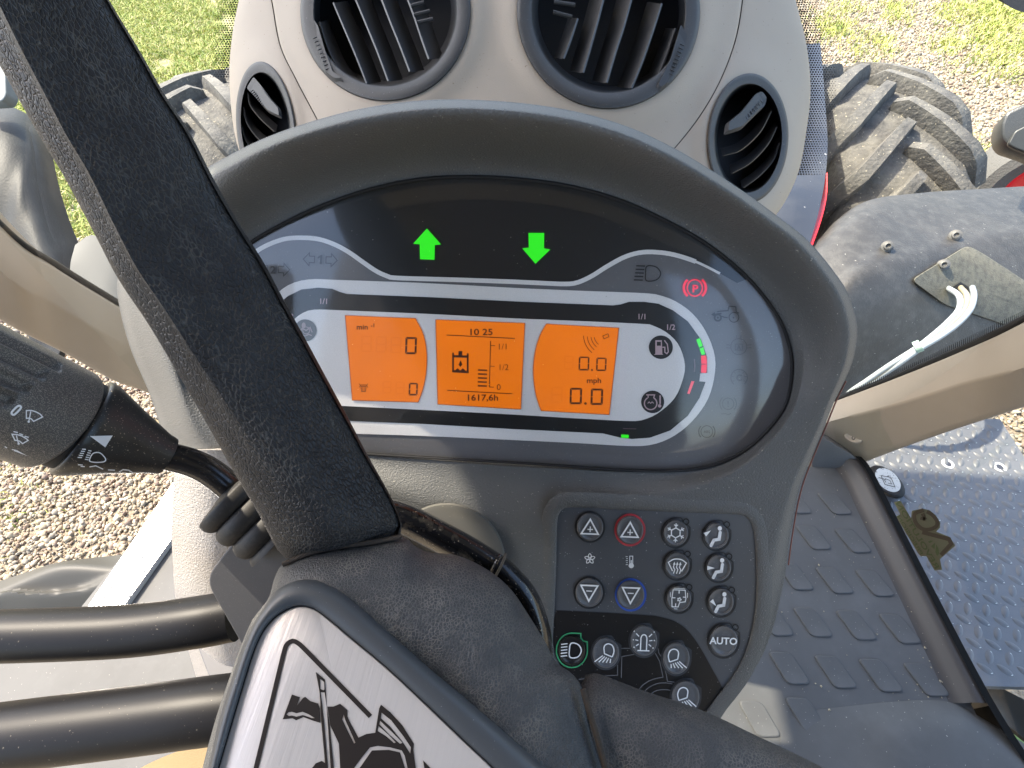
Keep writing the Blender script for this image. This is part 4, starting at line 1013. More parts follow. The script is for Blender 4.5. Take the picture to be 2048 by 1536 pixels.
# black gaskets along the glass edge
gask = pm('black_gasket', (.012,.012,.013), .5)
for pts, par in (([(1600,826,1.0),(1666,800,.965),(1797,750,.845),(1930,694,.725),(2048,637,.625),(2300,494,.505)], rp), ([(-260,160,.51),(0,449,.63),(111,528,.71),(228,600,.81),(330,662,.91),(420,712,1.0)], lp)):
    mb = MB(); mb.tube([W(*p) for p in cr(pts, 40)], .0046, 10); mb.build('gasket', gask, par)
cg = tag(slab('corner_gusset', [(1628,868),(1655,880),(1712,915),(1716,930),(1690,944),(1650,946),(1625,940)], plane_fn(W(1670,905,.95), Vector((0,-1,.5))), .02, .06, M_dash2), 'dark plastic gusset at the foot of the right pillar', 'gusset')

# windscreen: a curved pane, x-profile y = .80-.80 x^2
def WS(px, py, back=0.):
    r_ = ray(px, py); A_ = .80*r_.x*r_.x; B_ = r_.y; C_ = -(.80-back)
    t = (-B_+math.sqrt(B_*B_-4*A_*C_))/(2*A_) if abs(A_) > 1e-6 else -C_/B_
    return CAMP+r_*t
WS.n = Vector((0,-1,0))
ws = thing('windscreen', 'clear curved cab windscreen with a dotted black border behind the vent pod', 'windscreen', (0,.8,1.3))
xs = np.linspace(-.66, .66, 41); zs = np.linspace(1.28, 2.95, 12)
G = [[Vector((x, .80-.80*x*x, z)) for z in zs] for x in xs]
M_glass = glassmat('window_glass', tint=(.955,.975,.965), ior=1.4)
mb = MB(); mb.grid(G); mb.build('pane', M_glass, ws)
mb = MB()
def dots(colx, rows, nx, step, size0, size1, direction):
    for r_ in range(rows[0], rows[1]):
        y = r_*step*.86; x0 = colx(y)
        if x0 is None: continue
        for k in range(nx):
            x = x0+direction*(k+(r_ % 2)*.5)*step; s = size0+(size1-size0)*k/(nx-1); s *= .5
            q = [WS(x+a*s, y+b*s, .004) for a, b in ((-1,-.6),(0,-1),(1,-.6),(1,.6),(0,1),(-1,.6))]
            mb.add(q, [(0,1,2,3,4,5)])
eRc = cr(eR, 200); eLc = cr(eL, 200)
def ex(C_, off):
    o = np.argsort(C_[:,1]); return lambda y: float(np.interp(y, C_[o,1], C_[o,0]))+off
dots(ex(eRc, -6), (-4, 76), 11, 5.4, 4.7, 1.6, 1)
dots(ex(eLc, 8), (-4, 34), 9, 5.4, 4.4, 1.5, -1)
tag(mb.build('dotted_border', gask, ws, smooth=False), kind='stuff')
mb = MB()
for k in range(90):       # fringe of short dashes above the pillar gaskets
    t = k/89; x = 1700+t*348; y = 797-(x-1666)*.427
    if x < 1850: L_ = 3
    else: L_ = 4+10*(x-1850)/200
    q = [WS(x-1.1, y+4, .004), WS(x+1.1, y+4, .004), WS(x+.5, y-L_, .004), WS(x-.5, y-L_, .004)]; mb.add(q, [(0,1,2,3)])
tag(mb.build('dotted_border', gask, ws, smooth=False), kind='stuff')

# roof, rear wall, rear posts, low side walls: what shades the cab
hl = pm('headliner', (.30,.29,.27), .9, var=(20,.05)); rf = pm('roof_red_paint', (.35,.03,.02), .35)
roof = thing('cab_roof', 'cab roof with a grey headliner over the driver', 'roof', (0,-.2,2.95))
RX = .785
G = [[Vector((x, y, 2.93+.03*math.cos(x*2)*math.cos(y*.8))) for y in np.linspace(-1.15, 1.20, 14)] for x in np.linspace(-RX, RX, 14)]
solidify(G, Vector((0,0,.02))).build('headliner', hl, roof)
G = [[Vector((x*1.0, y, 3.04-.05*(x/RX)**4)) for y in np.linspace(-1.16, 1.21, 14)] for x in np.linspace(-RX, RX, 14)]
solidify(G, Vector((0,0,.04))).build('roof_shell', rf, roof)
for sx, lb in ((-1, 'upper part of the left cab pillar rising to the roof'), (1, 'upper part of the right cab pillar rising to the roof')):
    G = [[Vector((sx*(.655+.035*k+.02*math.sin(k*3)), y0+.12*k-.02, z)) for y0 in (.38, .39, .41, .43, .44)] for k, z in ((0, 2.0), (.3, 2.2), (.6, 2.5), (1.0, 2.93))]
    tag(solidify(G, Vector((sx*.05,0,0))).build('upper_pillar', M_beige2), lb, 'pillar')
G = []
for a in np.linspace(-math.pi/2, math.pi/2, 9):
    ca = max(.0, math.cos(a))**.35; G.append([Vector((-.80+.11*ca*math.copysign(abs(math.cos(b))**.5, math.cos(b)), .76+.15*ca*math.copysign(abs(math.sin(b))**.5, math.sin(b)), 2.68+.22*math.sin(a))) for b in np.linspace(0, 2*math.pi, 25)[:-1]])
mb = MB(); mb.grid(G, cv=True); tag(mb.build('added_sun_blocker', M_black, angle=80), 'added black block at the front left roof corner that shades the vent pod', 'sun blocker')  # added out-of-view block, keeps direct sun off the vent pod
rear = thing('cab_rear_frame', 'dark rear wall and posts of the cab behind the driver', 'cab frame', (0,-1.05,1.3))
mb = MB(); mb.box((-.75,-1.12,1.1), (.75,-1.05,1.85)); mb.build('rear_wall', pm('rear_trim', (.12,.11,.10), .7), rear)
for sx in (-1, 1):
    mb = MB(); mb.box((sx*.70-.05,-1.14,1.1), (sx*.70+.05,-1.02,2.95)); mb.build('rear_post', pm('rear_trim', (.12,.11,.10), .7), rear)
mb = MB(); mb.box((-.74,-1.11,1.85), (-.44,-1.03,2.92)); mb.build('added_reflection_blocker', pm('header_trim', (.10,.085,.075), .8), rear)  # added unseen panel, hides the left rear window from the lens reflection
mb = MB(); mb.box((-.72,-1.10,2.62), (.72,-1.04,2.92)); mb.build('rear_header', pm('header_trim', (.10,.085,.075), .8), rear)
st_ = thing('driver_seat', 'dark fabric driver seat with a tall backrest behind the steering wheel', 'seat', (0,-.55,FZ))
M_seat = pm('seat_fabric', (.045,.036,.034), .9, bump=(900,.4,3))
def cushion(name, c_, hx, hy, hz, tilt=0):
    G = []
    for a in np.linspace(-math.pi/2, math.pi/2, 13):
        row = []
        for b in np.linspace(0, 2*math.pi, 33)[:-1]:
            f_ = lambda v, e: math.copysign(abs(v)**e, v)
            x = hx*f_(math.cos(a), .4)*f_(math.cos(b), .35); y = hy*f_(math.cos(a), .4)*f_(math.sin(b), .35); z = hz*f_(math.sin(a), .4)
            row.append(Vector((c_[0]+x, c_[1]+y-z*tilt, c_[2]+z)))
        G.append(row)
    mb = MB(); mb.grid(G, cv=True); mb.build(name, M_seat, st_, angle=80)
cushion('backrest', (-.06,-.66,2.14), .34, .07, .38, .12); cushion('head_rest', (-.06,-.72,2.60), .26, .05, .15, .1); cushion('seat_cushion', (.02,-.42,1.74), .27, .27, .07)
mb = MB(); mb.box((-.18,-.62,FZ), (.22,-.25,1.68)); mb.build('seat_base', M_black, st_)
# ---- floor mat
mat_ = thing('floor_mat', 'dark grey rubber cab floor mat with raised diamond pads', 'floor mat', (.4,.3,FZ))
M_mat = pm('rubber_mat', (.074,.075,.075), .64, bump=(1200,.12,2), var=(8,.10), specks=(330,.755,(.28,.27,.24)), dirt=(14,.5,.85,(.095,.097,.097)), spec=.35)
# outline of the mat on the floor plane
mo = [Fl(x, y) for x, y in ((1200,1000),(1560,930),(1700,938),(1765,1040),(1850,1215),(1935,1395),(1990,1500),(2010,1560),(1400,1700),(600,1700),(-500,1750),(-150,1400),(160,1217),(345,985),(900,950))]
m1 = MB(); tri = tessellate_polygon([[Vector((p.x, p.y, 0)) for p in mo]]); m1.add(mo, tri); m1.add([p-Vector((0,0,.02)) for p in mo], tri)
n_ = len(mo); m1.grid([mo, [p-Vector((0,0,.02)) for p in mo]], cv=True); m1.build('mat_sheet', M_mat, mat_, smooth=False)
# diamond pads: one mesh, copied. centres measured on the floor
def cz(x, y): return (1400+x*.349, 1000+y*.349)
cents = [(545,20),(770,25),(650,220),(875,238),(545,445),(770,465),(1000,480),(425,700),(645,705),(895,722),(1145,742),(510,968),(775,990),(1035,1010),(1295,1035),(340,1260),(610,1240)]
pad0 = None; h0 = .0028
sx_, sy_ = .034, .040
for k, (x, y) in enumerate(cents):
    c_ = Fl(*cz(x, y))
    if pad0 is None:
        shape = rpoly([(-.030,.024),(.008,.026),(.030,-.020),(-.008,-.024)], .009, 4)
        r0 = [Vector((a, b, -.002)) for a, b in shape]; r1 = [Vector((a, b, h0*.7)) for a, b in shape]; r2 = [Vector((a*.93, b*.93, h0)) for a, b in shape]
        mb = MB(); mb.grid([r0, r1, r2], cv=True); mb.cap(r2); pad0 = mb.build('diamond_pad', M_mat, mat_, angle=50, local=True); o = pad0
    else: o = pad0.copy(); COL.objects.link(o); o.parent = mat_
    o.location = c_-mat_.location; s = .86; o.scale = (s, s, 1)
# raised door-side lip of the mat
lipc = [(1652,905),(1700,950),(1740,1030),(1800,1150),(1850,1252),(1893,1340),(1925,1408)]
A_ = cr(lipc, 50); G = []
for x, y in A_:
    b = Fl(x, y); row = []
    for dx, dz in ((-.030,.0),(-.022,.002),(-.015,.008),(-.010,.016),(-.003,.0205),(.010,.0205),(.018,.016),(.020,-.03)): row.append(b+Vector((dx+.012, 0, dz)))
    G.append(row)
mb = MB(); mb.grid(G); mb.build('side_lip', pm('lip_rubber', (.034,.032,.032), .5, specks=(330,.76,(.2,.19,.17))), mat_, angle=60)
# near hump of the mat (heel area) at the lower right
ncv = lambda pts: [(x, y, d) for x, y, d in pts]
Fh = lambda x, y, h=0: Fl(x, y)+Vector((0,0,h))
C0 = [(1620,1452,.001),(1655,1425,.001),(1700,1412,.001),(1780,1404,.001),(1860,1400,.001),(1912,1408,.001),(1960,1434,.001),(2070,1500,.001)]
rows = []
for dy, hh in ((0,0),(8,.004),(22,.012),(45,.020),(80,.024),(160,.026),(330,.026)):
    rows.append([(x-(30 if dy > 100 else 0)*0, y+dy, hh) for x, y, _ in C0])
TPR = [0, .12, .45, .85, 1, 1, 1, 1]
rows = [[(x-(60 if k < 2 else 0)*(1-TPR[k]), y, max(.0005, hh*TPR[k])) for k, (x, y, hh) in enumerate(r_)] for r_ in rows]
G = [[Fh(*q) for q in cr([r_[k] for r_ in rows], 20)] for k in range(len(C0))]
G2 = []
for row in zip(*G):
    cc = cr([tuple(p) for p in row], 50); G2.append([Vector(q) for q in cc])
mb = MB(); mb.grid(G2); mb.build('heel_hump', M_mat, mat_, angle=70)
# crumbs of soil and grit lying on the mat
mb = MB(); IC = [(-1,0,.6),(1,0,.6),(0,-1,.6),(0,1,.6),(0,0,1.2),(0,0,0)]
for k in range(150):
    if k < 60: px_, py_ = rng.normal(1885, 45), rng.normal(1370, 45)
    else: px_, py_ = rng.uniform(1540, 1900), rng.uniform(980, 1500)
    if px_ > 1690+(py_-950)*.50 or not 960 < py_ < 1500: continue
    c_ = Fl(px_, py_); s_ = rng.choice([.0007, .0011, .0018], p=[.6,.3,.1])*(1.6 if k == 3 else 1)
    mb.add([c_+Vector((q[0]*s_*rng.uniform(.7,1.4), q[1]*s_*rng.uniform(.7,1.4), q[2]*s_+.001)) for q in IC], [(0,2,4),(2,1,4),(1,3,4),(3,0,4),(2,0,5),(1,2,5),(3,1,5),(0,3,5)])
tag(mb.build('grit', pm('grit', (.30,.26,.18), .9), mat_, smooth=False), kind='stuff')
# ---- steps outside the door
TZ = 1.12
Tp = plane_fn((0,0,TZ), (0,0,1))
step = thing('step_plate', 'grey embossed tread plate step outside the right door', 'step plate', Tp(1900, 1150))
M_tread = pm('tread_plate', (.125,.13,.137), .45, metal=.1, bump=(500,.15,3), var=(30,.06), specks=(160,.76,(.55,.55,.5)))
to_ = [Tp(x, y) for x, y in ((1690,905),(1790,872),(1920,838),(2000,838),(2040,900),(2075,960),(2300,1010),(2400,1380),(1950,1372),(1860,1200),(1740,960))]
mb = MB(); tri = tessellate_polygon([[Vector((p.x, p.y, 0)) for p in to_]]); mb.add(to_, tri); mb.grid([to_, [p-Vector((0,0,.03)) for p in to_]], cv=True); mb.build('plate', M_tread, step, smooth=False)
bar0 = None
def inside(p, poly):
    c_ = False; n = len(poly)
    for a in range(n):
        x0, y0, x1, y1 = poly[a-1].x, poly[a-1].y, poly[a].x, poly[a].y
        if (y0 > p[1]) != (y1 > p[1]) and p[0] < (x1-x0)*(p[1]-y0)/(y1-y0)+x0: c_ = not c_
    return c_
PITX = .033
org = Tp(1870, 1190)
for a in range(-30, 30):
    for b in range(-30, 30):
        x = org.x+(a+b)*PITX*.5*1.0; y = org.y+(a-b)*PITX*.62
        if not inside((x, y), to_) or not inside((x+.012, y+.012), to_) or not inside((x-.012, y-.012), to_): continue
        q = proj((x, y, TZ))
        if not (1650 < q[0] < 2080 and 800 < q[1] < 1400): continue
        if bar0 is None:
            G = []
            for t in np.linspace(-1, 1, 7):
                w_ = .0034*math.sqrt(max(.02, 1-t*t)); G.append([Vector((t*.0135, -w_*2, -.0005)), Vector((t*.0135, -w_*.7, .0028*(1-t*t)+.0002)), Vector((t*.0135, w_*.7, .0028*(1-t*t)+.0002)), Vector((t*.0135, w_*2, -.0005))])
            mb = MB(); mb.grid(G); bar0 = mb.build('raised_bar', M_tread, step, local=True, angle=80); o = bar0
        else: o = bar0.copy(); COL.objects.link(o); o.parent = step
        o.location = Vector((x, y, TZ+.0003))-step.location; o.rotation_euler = (0, 0, R(-38) if (a+b) % 2 == 0 else R(62))
for x, y in ((1895,928),(1999,935)):
    G = []
    for s, hh in ((1,0),(1,.002),(.62,.002),(.58,.0005)):
        c_ = Tp(x, y); G.append([c_+Vector((.0125*s*math.cos(q*math.pi/14), .0125*s*math.sin(q*math.pi/14), hh)) for q in range(28)])
    mb = MB(); mb.grid(G, cv=True); wsh = mb.build('washer', pm('white_washer', (.6,.62,.62), .5), step)
    mb = MB(); mb.cap([c_+Vector((.0078*math.cos(q*math.pi/14), .0078*math.sin(q*math.pi/14), .0012)) for q in range(28)]); mb.build('bolt_head', pm('bolt_dark', (.08,.08,.09), .4, metal=.5), step)
# black rim of the step next to the door sill, and sill rubber
sill = [(1702,925),(1722,950),(1765,1035),(1832,1170),(1905,1315),(1960,1418),(2010,1500),(2060,1570)]
mb = MB(); A_ = cr(sill, 50); G = []
for x, y in A_:
    b = Fl(x, y); G.append([b+Vector((-.004,0,.024)), b+Vector((.008,0,.022)), b+Vector((.012,0,.0)), b+Vector((.012,0,-.20)), b+Vector((-.004,0,-.2))])
mb.grid(G); tag(mb.build('door_sill', pm('sill_black', (.006,.006,.006), .85, spec=.1)), 'black door sill strip between the rubber mat and the tread plate', 'sill')
# green pipe strip and black beam at the lower right corner
mb = MB(); mb.tube([W(1932,1402,.93), W(1960,1424,.91), W(2000,1457,.885), W(2060,1505,.85), W(2120,1552,.82)], .0085, 14, flat=.6)
tag(mb.build('green_strip', pm('green_paint', (.13,.30,.07), .4, dirt=(30,.55,.75,(.35,.17,.04)))), 'green painted metal strip in the lower right corner', 'metal strip')
G = loft([[(1962,1368,1.08),(2010,1392,1.04),(2070,1428,1.0),(2140,1470,.95)], [(1972,1362,1.08),(2014,1384,1.04),(2074,1416,1.0),(2144,1456,.95)], [(1990,1430,1.0),(2040,1470,.97),(2100,1520,.92),(2160,1560,.88)]][::-1], 12, 8)
tag(solidify(G, Vector((0,.0,-.03))).build('black_beam', pm('beam_black', (.03,.032,.033), .45)), 'black beam beside the green strip below the tread plate', 'beam')
mb = MB(); mb.box((.55,-.2,.6), (1.3,.10,1.02)); tag(mb.build('step_box', M_black), 'black recess box under the right door step', 'step box')
# door glass with the printed decal and puck
door = thing('cab_door', 'clear right door glass with a see-through dealer sticker at its bottom', 'door', (.74,.2,1.2))
DX = .715
Dg = plane_fn((DX,0,0), (-1,0,0))
G = [[Vector((DX, y, z)) for z in (1.14, 1.6, 2.2, 2.9)] for y in (-1.0, -.5, 0, .50)]
mb = MB(); mb.grid(G); mb.build('door_pane', glassmat('door_glass', (.96,.985,.98), 1.35), door)
def cs(x, y): return (1760+x/8.535, 980+y/8.535)
fn = Dg
i = Ink(fn, .0005)
i.poly([cs(*p) for p in ((235,205),(350,180),(530,480),(545,355),(720,315),(850,345),(960,440),(1030,560),(1025,640),(960,712),(1190,800),(1285,950),(1025,1180),(1060,1360),(930,1375),(790,1130),(700,1135),(640,1070),(500,830),(270,450),(345,420))])
i.build('sticker_film', pm('sticker_film', (.125,.145,.10), .5), door)
M_st = pm('sticker_print', (.045,.038,.030), .5); M_sg = pm('sticker_green', (.06,.11,.04), .5)
i = Ink(fn, .0009)
i.stroke([cs(*p) for p in cr([(745,345),(600,400),(590,500),(640,600),(740,670),(860,670),(960,620),(975,540),(920,450),(850,395),(800,370)], 40)], 7.5)
i.stroke([cs(725,400), cs(770,505)], 7); i.stroke([cs(690,480), cs(770,500)], 6)
i.stroke([cs(720,720), cs(1180,840), cs(1215,920), cs(1040,1110)], 8)
i.build('sticker_monogram', M_st, door)
def mtext(txt, a_, b_, size, mat, nm, gap=1.0):
    """mirrored lettering from point a_ to b_ on the glass"""
    ax_ = Vector((b_[0]-a_[0], b_[1]-a_[1])); L_ = ax_.length; ax_.normalize(); upv = Vector((.86,.35)); upv = (upv-ax_*upv.dot(ax_)).normalized()
    t_ = Ink(fn, .0011); t_.text(txt, 0, 0, 1.0, .02, align='LEFT'); xs_ = [v[0] for v in t_.v]; x0, x1 = min(xs_), max(xs_)
    t_.v = [(a_[0]+ax_.x*(v[0]-x0)/(x1-x0)*L_+upv.x*(-v[1])*size, a_[1]+ax_.y*(v[0]-x0)/(x1-x0)*L_+upv.y*(-v[1])*size) for v in t_.v]
    t_.build(nm, mat, door)
mtext('REVOLUTION', cs(945,1350), cs(265,230), 9.5, M_sg, 'sticker_lettering')
mtext('PRECISION', cs(690,1110), cs(290,455), 6.5, M_sg, 'sticker_small_lettering')
i = Ink(fn, .0011)
for P in ([(820,880),(870,860),(905,870),(850,905)], [(870,960),(940,900),(930,1010)], [(960,930),(1000,1010),(1010,1080),(975,1130),(945,1060)]): i.poly([cs(*p) for p in P])
i.build('sticker_leaf', M_sg, door)
puck = thing('rubber_stop', 'black rubber stop capped with a worn white oval emblem on the step corner', 'rubber stop', Tp(1775, 965))
Pk = plane_fn(Tp(1775,965)+Vector((0,0,.05)), Vector((-.25,-.15,1)))
G = []
for s, hh in ((1.3,-.04),(1.25,-.012),(1.12,-.002),(.98,.0)):
    G.append([Pk(1774+27*s*math.cos(q*math.pi/20)+7*s*math.sin(q*math.pi/20), 964+24*s*math.sin(q*math.pi/20)+9*s*math.cos(q*math.pi/20), hh) for q in range(40)])
mb = MB(); mb.grid(G, cv=True); mb.cap(G[-1]); mb.build('stop_body', M_black, puck, angle=50)
i = Ink(Pk, .0006); i._add([(1776+25*math.cos(q*math.pi/20)+5*math.sin(q*math.pi/20), 960+23*math.sin(q*math.pi/20)+7*math.cos(q*math.pi/20)) for q in range(40)], [tuple(range(40))]); i.build('white_cap', pm('worn_white', (.42,.45,.46), .5, dirt=(240,.60,.62,(.02,.02,.02))), puck)
i = Ink(Pk, .0012); i.stroke([(1762,951),(1782,955),(1790,974),(1770,969)], 1.5, True); i.stroke([(1757,955),(1768,958),(1772,965)], 1.4); i.stroke([(1770,957),(1780,961),(1783,968),(1776,966)], 1.2); i.build('cap_mark', pm('mark_grey', (.05,.055,.06), .5), puck)

# ---- left side: aluminium sill strip, outer step fender, floor pieces
Sl = plane_fn((0,0,FZ+.012), (0,0,1))
strip = thing('sill_plate', 'bright perforated aluminium sill plate beside the column console', 'sill plate', Sl(260, 1100))
M_alu = pm('aluminium', (.70,.71,.72), .30, metal=.6, bump=(900,.08,2))
P = [(362,930),(350,960),(172,1219),(120,1300),(190,1300),(246,1213),(343,1077),(420,950)]
tp_ = [Sl(x, y) for x, y in P]; mb = MB(); tri = tessellate_polygon([[Vector((p.x, p.y, 0)) for p in tp_]]); mb.add(tp_, tri); mb.grid([tp_, [p-Vector((0,0,.012)) for p in tp_]], cv=True); mb.build('plate', M_alu, strip, smooth=False)
bump0 = None
for k in range(26):
    for s in range(4):
        t = k/25; x = 352-t*172+(8+s*17)*(.15+.85*min(1, t*2.2)) + (4 if k % 2 else 0); y = 968+t*245+s*9
        c_ = Sl(x, y)
        if not inside((c_.x, c_.y), tp_): continue
        if bump0 is None:
            G = [[Vector((.0062*s_*math.cos(q*math.pi/7), .0045*s_*math.sin(q*math.pi/7), hh)) for q in range(14)] for s_, hh in ((1,0),(.7,.0016),(.45,.0018),(.3,.0004))]
            mb = MB(); mb.grid(G, cv=True); mb.cap(G[-1]); bump0 = mb.build('pressed_dimple', M_alu, strip, local=True); o = bump0
        else: o = bump0.copy(); COL.objects.link(o); o.parent = strip
        o.location = c_+Vector((0,0,.0005))-strip.location
# left outer step / fuel tank cover
G = loft([[(-60,1182,1.25),(0,1162,1.25),(60,1142,1.25),(125,1123,1.25),(250,1108,1.25),(330,1090,1.25)],
          [(-60,1200,1.20),(0,1178,1.2),(100,1140,1.2),(150,1133,1.2),(250,1135,1.2),(330,1115,1.2)],
          [(-60,1225,1.2),(0,1184,1.19),(80,1183,1.19),(160,1173,1.19),(230,1146,1.19),(330,1130,1.2)],
          [(-60,1240,1.17),(0,1190,1.17),(80,1190,1.17),(165,1183,1.17),(240,1155,1.17),(330,1135,1.18)],
          [(-60,1275,1.18),(0,1250,1.18),(90,1245,1.18),(180,1230,1.18),(260,1215,1.18),(330,1200,1.19)]], 30, 26)
tag(solidify(G, Vector((0,.05,-.18))).build('side_step_cover', pm('olive_black', (.035,.034,.028), .6, var=(6,.1))), 'dark glossy side cover outside the left door, under the sill plate', 'side cover')
# beige trims at the bottom left
mb = thing('seat_base_trim', 'beige plastic trim at the lower left under the lever tubes', 'trim', W(60, 1380, .85))
G = loft([[(-80,1352,.86),(0,1362,.86),(60,1360,.86),(140,1372,.86),(230,1392,.86)], [(-80,1395,.84),(0,1395,.84),(80,1400,.84),(150,1402,.84),(220,1405,.84)], [(-80,1460,.82),(0,1460,.82),(90,1460,.82),(160,1460,.82),(225,1460,.82)]], 20, 10)
solidify(G, Vector((0,0,-.03))).build('trim_shell', M_beige, mb)
G = loft([[(-60,1322,.84),(0,1334,.84),(12,1340,.84),(22,1350,.84)], [(-60,1372,.83),(0,1372,.83),(14,1362,.83),(22,1358,.83)]], 10, 6)
solidify(G, Vector((0,0,-.03))).build('trim_block', M_beige, mb)
G = loft([[(20,1536,.78),(130,1512,.78),(230,1494,.78),(322,1490,.78),(330,1500,.78)], [(20,1700,.76),(130,1700,.76),(230,1700,.76),(300,1700,.76),(326,1700,.76)]], 20, 8)
tag(solidify(G, Vector((0,0,-.03))).build('seat_trim', M_beige), 'beige seat trim in the bottom left corner', 'trim')
G = loft([[(240,1560,.45),(300,1526,.45),(360,1501,.45),(420,1484,.45),(520,1470,.45)], [(240,1700,.44),(300,1700,.44),(360,1700,.44),(420,1700,.44),(520,1700,.44)]], 20, 8)
tag(solidify(G, Vector((0,0,-.02))).build('straw_coloured_cloth', pm('straw_cloth', (.30,.22,.115), .8, bump=(900,.3,3))), 'straw coloured edge of fabric beside the badge at the bottom', 'fabric')
# arch line on the left floor
pts = [(66,1322),(100,1340),(160,1362),(210,1378),(250,1392)]
G = loft([[(120,1325,.90),(230,1310,.90),(330,1330,.90),(400,1380,.90)], [(-20,1330,.87),(70,1345,.86),(170,1362,.86),(260,1392,.86)]], 30, 12)
tag(solidify(G, Vector((0,0,-.02))).build('wheel_arch_cover', pm('arch_plastic', (.125,.11,.092), .65, bump=(900,.2,2), var=(9,.1))), 'grey curved floor cover between the two lever tubes', 'floor cover')

# ================================================================== OUTSIDE: bonnet, mudguards, wheels, mirror
bon = thing('engine_bonnet', 'dark slate engine bonnet seen past the right side of the vent pod', 'bonnet', (.3,1.6,.9))
M_bon = pm('bonnet_paint', (.030,.036,.05), .45, bump=(300,.05,2), specks=(90,.765,(.3,.3,.3)), dirt=(5,.45,.7,(.055,.06,.07)), spec=.3)
G = loft([[(1605,88,1.75),(1608,200,1.5),(1600,330,1.32),(1590,420,1.22),(1560,560,1.12)], [(1641,86,1.75),(1650,200,1.5),(1655,300,1.36),(1643,400,1.24),(1610,520,1.14)]], 40, 10)
m_ = MB()
BKW = Vector((-.5, 0, 0))
G0 = [[p+BKW for p in [r_[0]]][0] for r_ in G]; G = [[G0[k]]+r_ for k, r_ in enumerate(G)]
solidify(G, Vector((-.03,.02,-.5))).build('bonnet_shell', M_bon, bon, angle=50)
pts = [W(1640,88,1.745), W(1646,130,1.64)]
G = loft([[(1642,352,1.31),(1640,400,1.27),(1628,440,1.22),(1612,500,1.16)], [(1655,345,1.30),(1654,390,1.27),(1643,440,1.22),(1622,500,1.16)]], 14, 4)
solidify(G, Vector((-.01,.01,-.02))).build('red_side_panel', pm('tractor_red', (.62,.015,.02), .3), bon)
M_guard = pm('mudguard_black', (.043,.041,.038), .48, bump=(260,.25,3), var=(14,.1), dirt=(40,.45,.95,(.10,.098,.09)), specks=(200,.76,(.3,.29,.26)))
gd = thing('mudguard', 'black plastic mudguard with bolts and a cable plate in front of the right wheel', 'mudguard', W(1850, 600, 1.45))
G = loft([[(1560,520,1.20),(1640,478,1.20),(1680,438,1.22),(1740,400,1.26),(1850,385,1.30),(1960,378,1.33),(2060,372,1.36),(2200,365,1.4)],
          [(1570,540,1.16),(1640,500,1.16),(1690,455,1.175),(1750,420,1.20),(1850,412,1.24),(1960,405,1.27),(2060,398,1.3),(2200,390,1.34)],
          [(1580,620,1.10),(1660,560,1.10),(1705,520,1.11),(1770,490,1.13),(1860,475,1.16),(1960,458,1.19),(2060,440,1.22),(2200,420,1.26)],
          [(1590,690,1.08),(1680,600,1.07),(1725,560,1.075),(1790,540,1.09),(1870,520,1.12),(1960,500,1.15),(2060,480,1.18),(2200,460,1.22)],
          [(1600,760,1.12),(1690,690,1.10),(1740,660,1.10),(1810,640,1.11),(1880,620,1.13),(1970,600,1.15),(2060,585,1.17),(2200,560,1.2)],
          [(1610,860,1.2),(1700,830,1.19),(1760,800,1.19),(1820,780,1.19),(1890,760,1.2),(1980,740,1.21),(2080,700,1.22),(2220,650,1.24)]], 60, 40)
gs = solidify(G, Vector((0,.012,-.012))); gs.build('guard_shell', M_guard, gd, angle=70)
GPX = np.array([proj(p) for r_ in G for p in r_])
def gdep(x, y):
    d2 = (GPX[:,0]-x)**2+(GPX[:,1]-y)**2; k = np.argsort(d2)[:6]; w_ = 1/(d2[k]+4); return float((GPX[k,2]*w_).sum()/w_.sum())
Gp = plane_fn(W(1950,560,gdep(1950,560)-.02), (W(1840,560,gdep(1840,560))-W(1950,560,gdep(1950,560))).cross(W(1950,480,gdep(1950,480))-W(1950,620,gdep(1950,620))))
if Gp.n.dot(CAMP-W(1950,560,1.2)) < 0: Gp = plane_fn(W(1950,560,gdep(1950,560)-.02), -Gp.n)
def gnut(x, y, r_, par):
    c_ = W(x, y, gdep(x, y)-.012); n = (CAMP-c_).normalized(); n = (n+Vector((0,-.2,.4))).normalized(); a = n.orthogonal().normalized(); b = n.cross(a)
    G = [[c_+a*r_*s*math.cos(q*math.pi/12)+b*r_*s*math.sin(q*math.pi/12)+n*hh for q in range(24)] for s, hh in ((1.5,-.004),(1.45,.002),(1.0,.003),(.95,.009),(.6,.010),(.45,.006))]
    mb = MB(); mb.grid(G, cv=True); mb.cap(G[-1]); mb.build('bolt', pm('steel_bolt', (.13,.13,.125), .5, metal=.3), par, angle=40)
gnut(1775,493,.0085,gd); gnut(1911,471,.0088,gd); gnut(1887,530,.0085,gd)
M_cp = (pm('dusty_plate', (.095,.093,.075), .75, bump=(300,.4,4), var=(110,.22), dirt=(60,.4,.7,(.15,.145,.11))))
CPL = rpoly([(1822,560),(1935,490),(1968,508),(2070,575),(2110,640),(2040,660),(1938,625),(1890,610)], 14, 4); G = []
for s, off in ((1.0, .004), (1.0, -.006), (.985, -.0085), (.8, -.009), (.6, -.009), (.4, -.009), (.2, -.009), (.02, -.009)):
    G.append([W(1950+(x-1950)*s, 575+(y-575)*s, gdep(1950+(x-1950)*s, 575+(y-575)*s)+off) for x, y in CPL])
mb = MB(); mb.grid(G, cv=True); mb.build('cable_plate', M_cp, gd, angle=45)
def Gq(x, y, h=0): return W(x, y, gdep(x, y)-.0125)
Gq.n = Vector((0,0,1))
i = Ink(Gq); i.poly([(1896,580),(1921,564),(1956,585),(1945,612),(1922,594),(1915,592)]); i.build('plate_hole', M_black, gd)
wire = thing('white_cables', 'pair of white cables looping out of the mudguard plate', 'cable', W(1830, 690, 1.0))
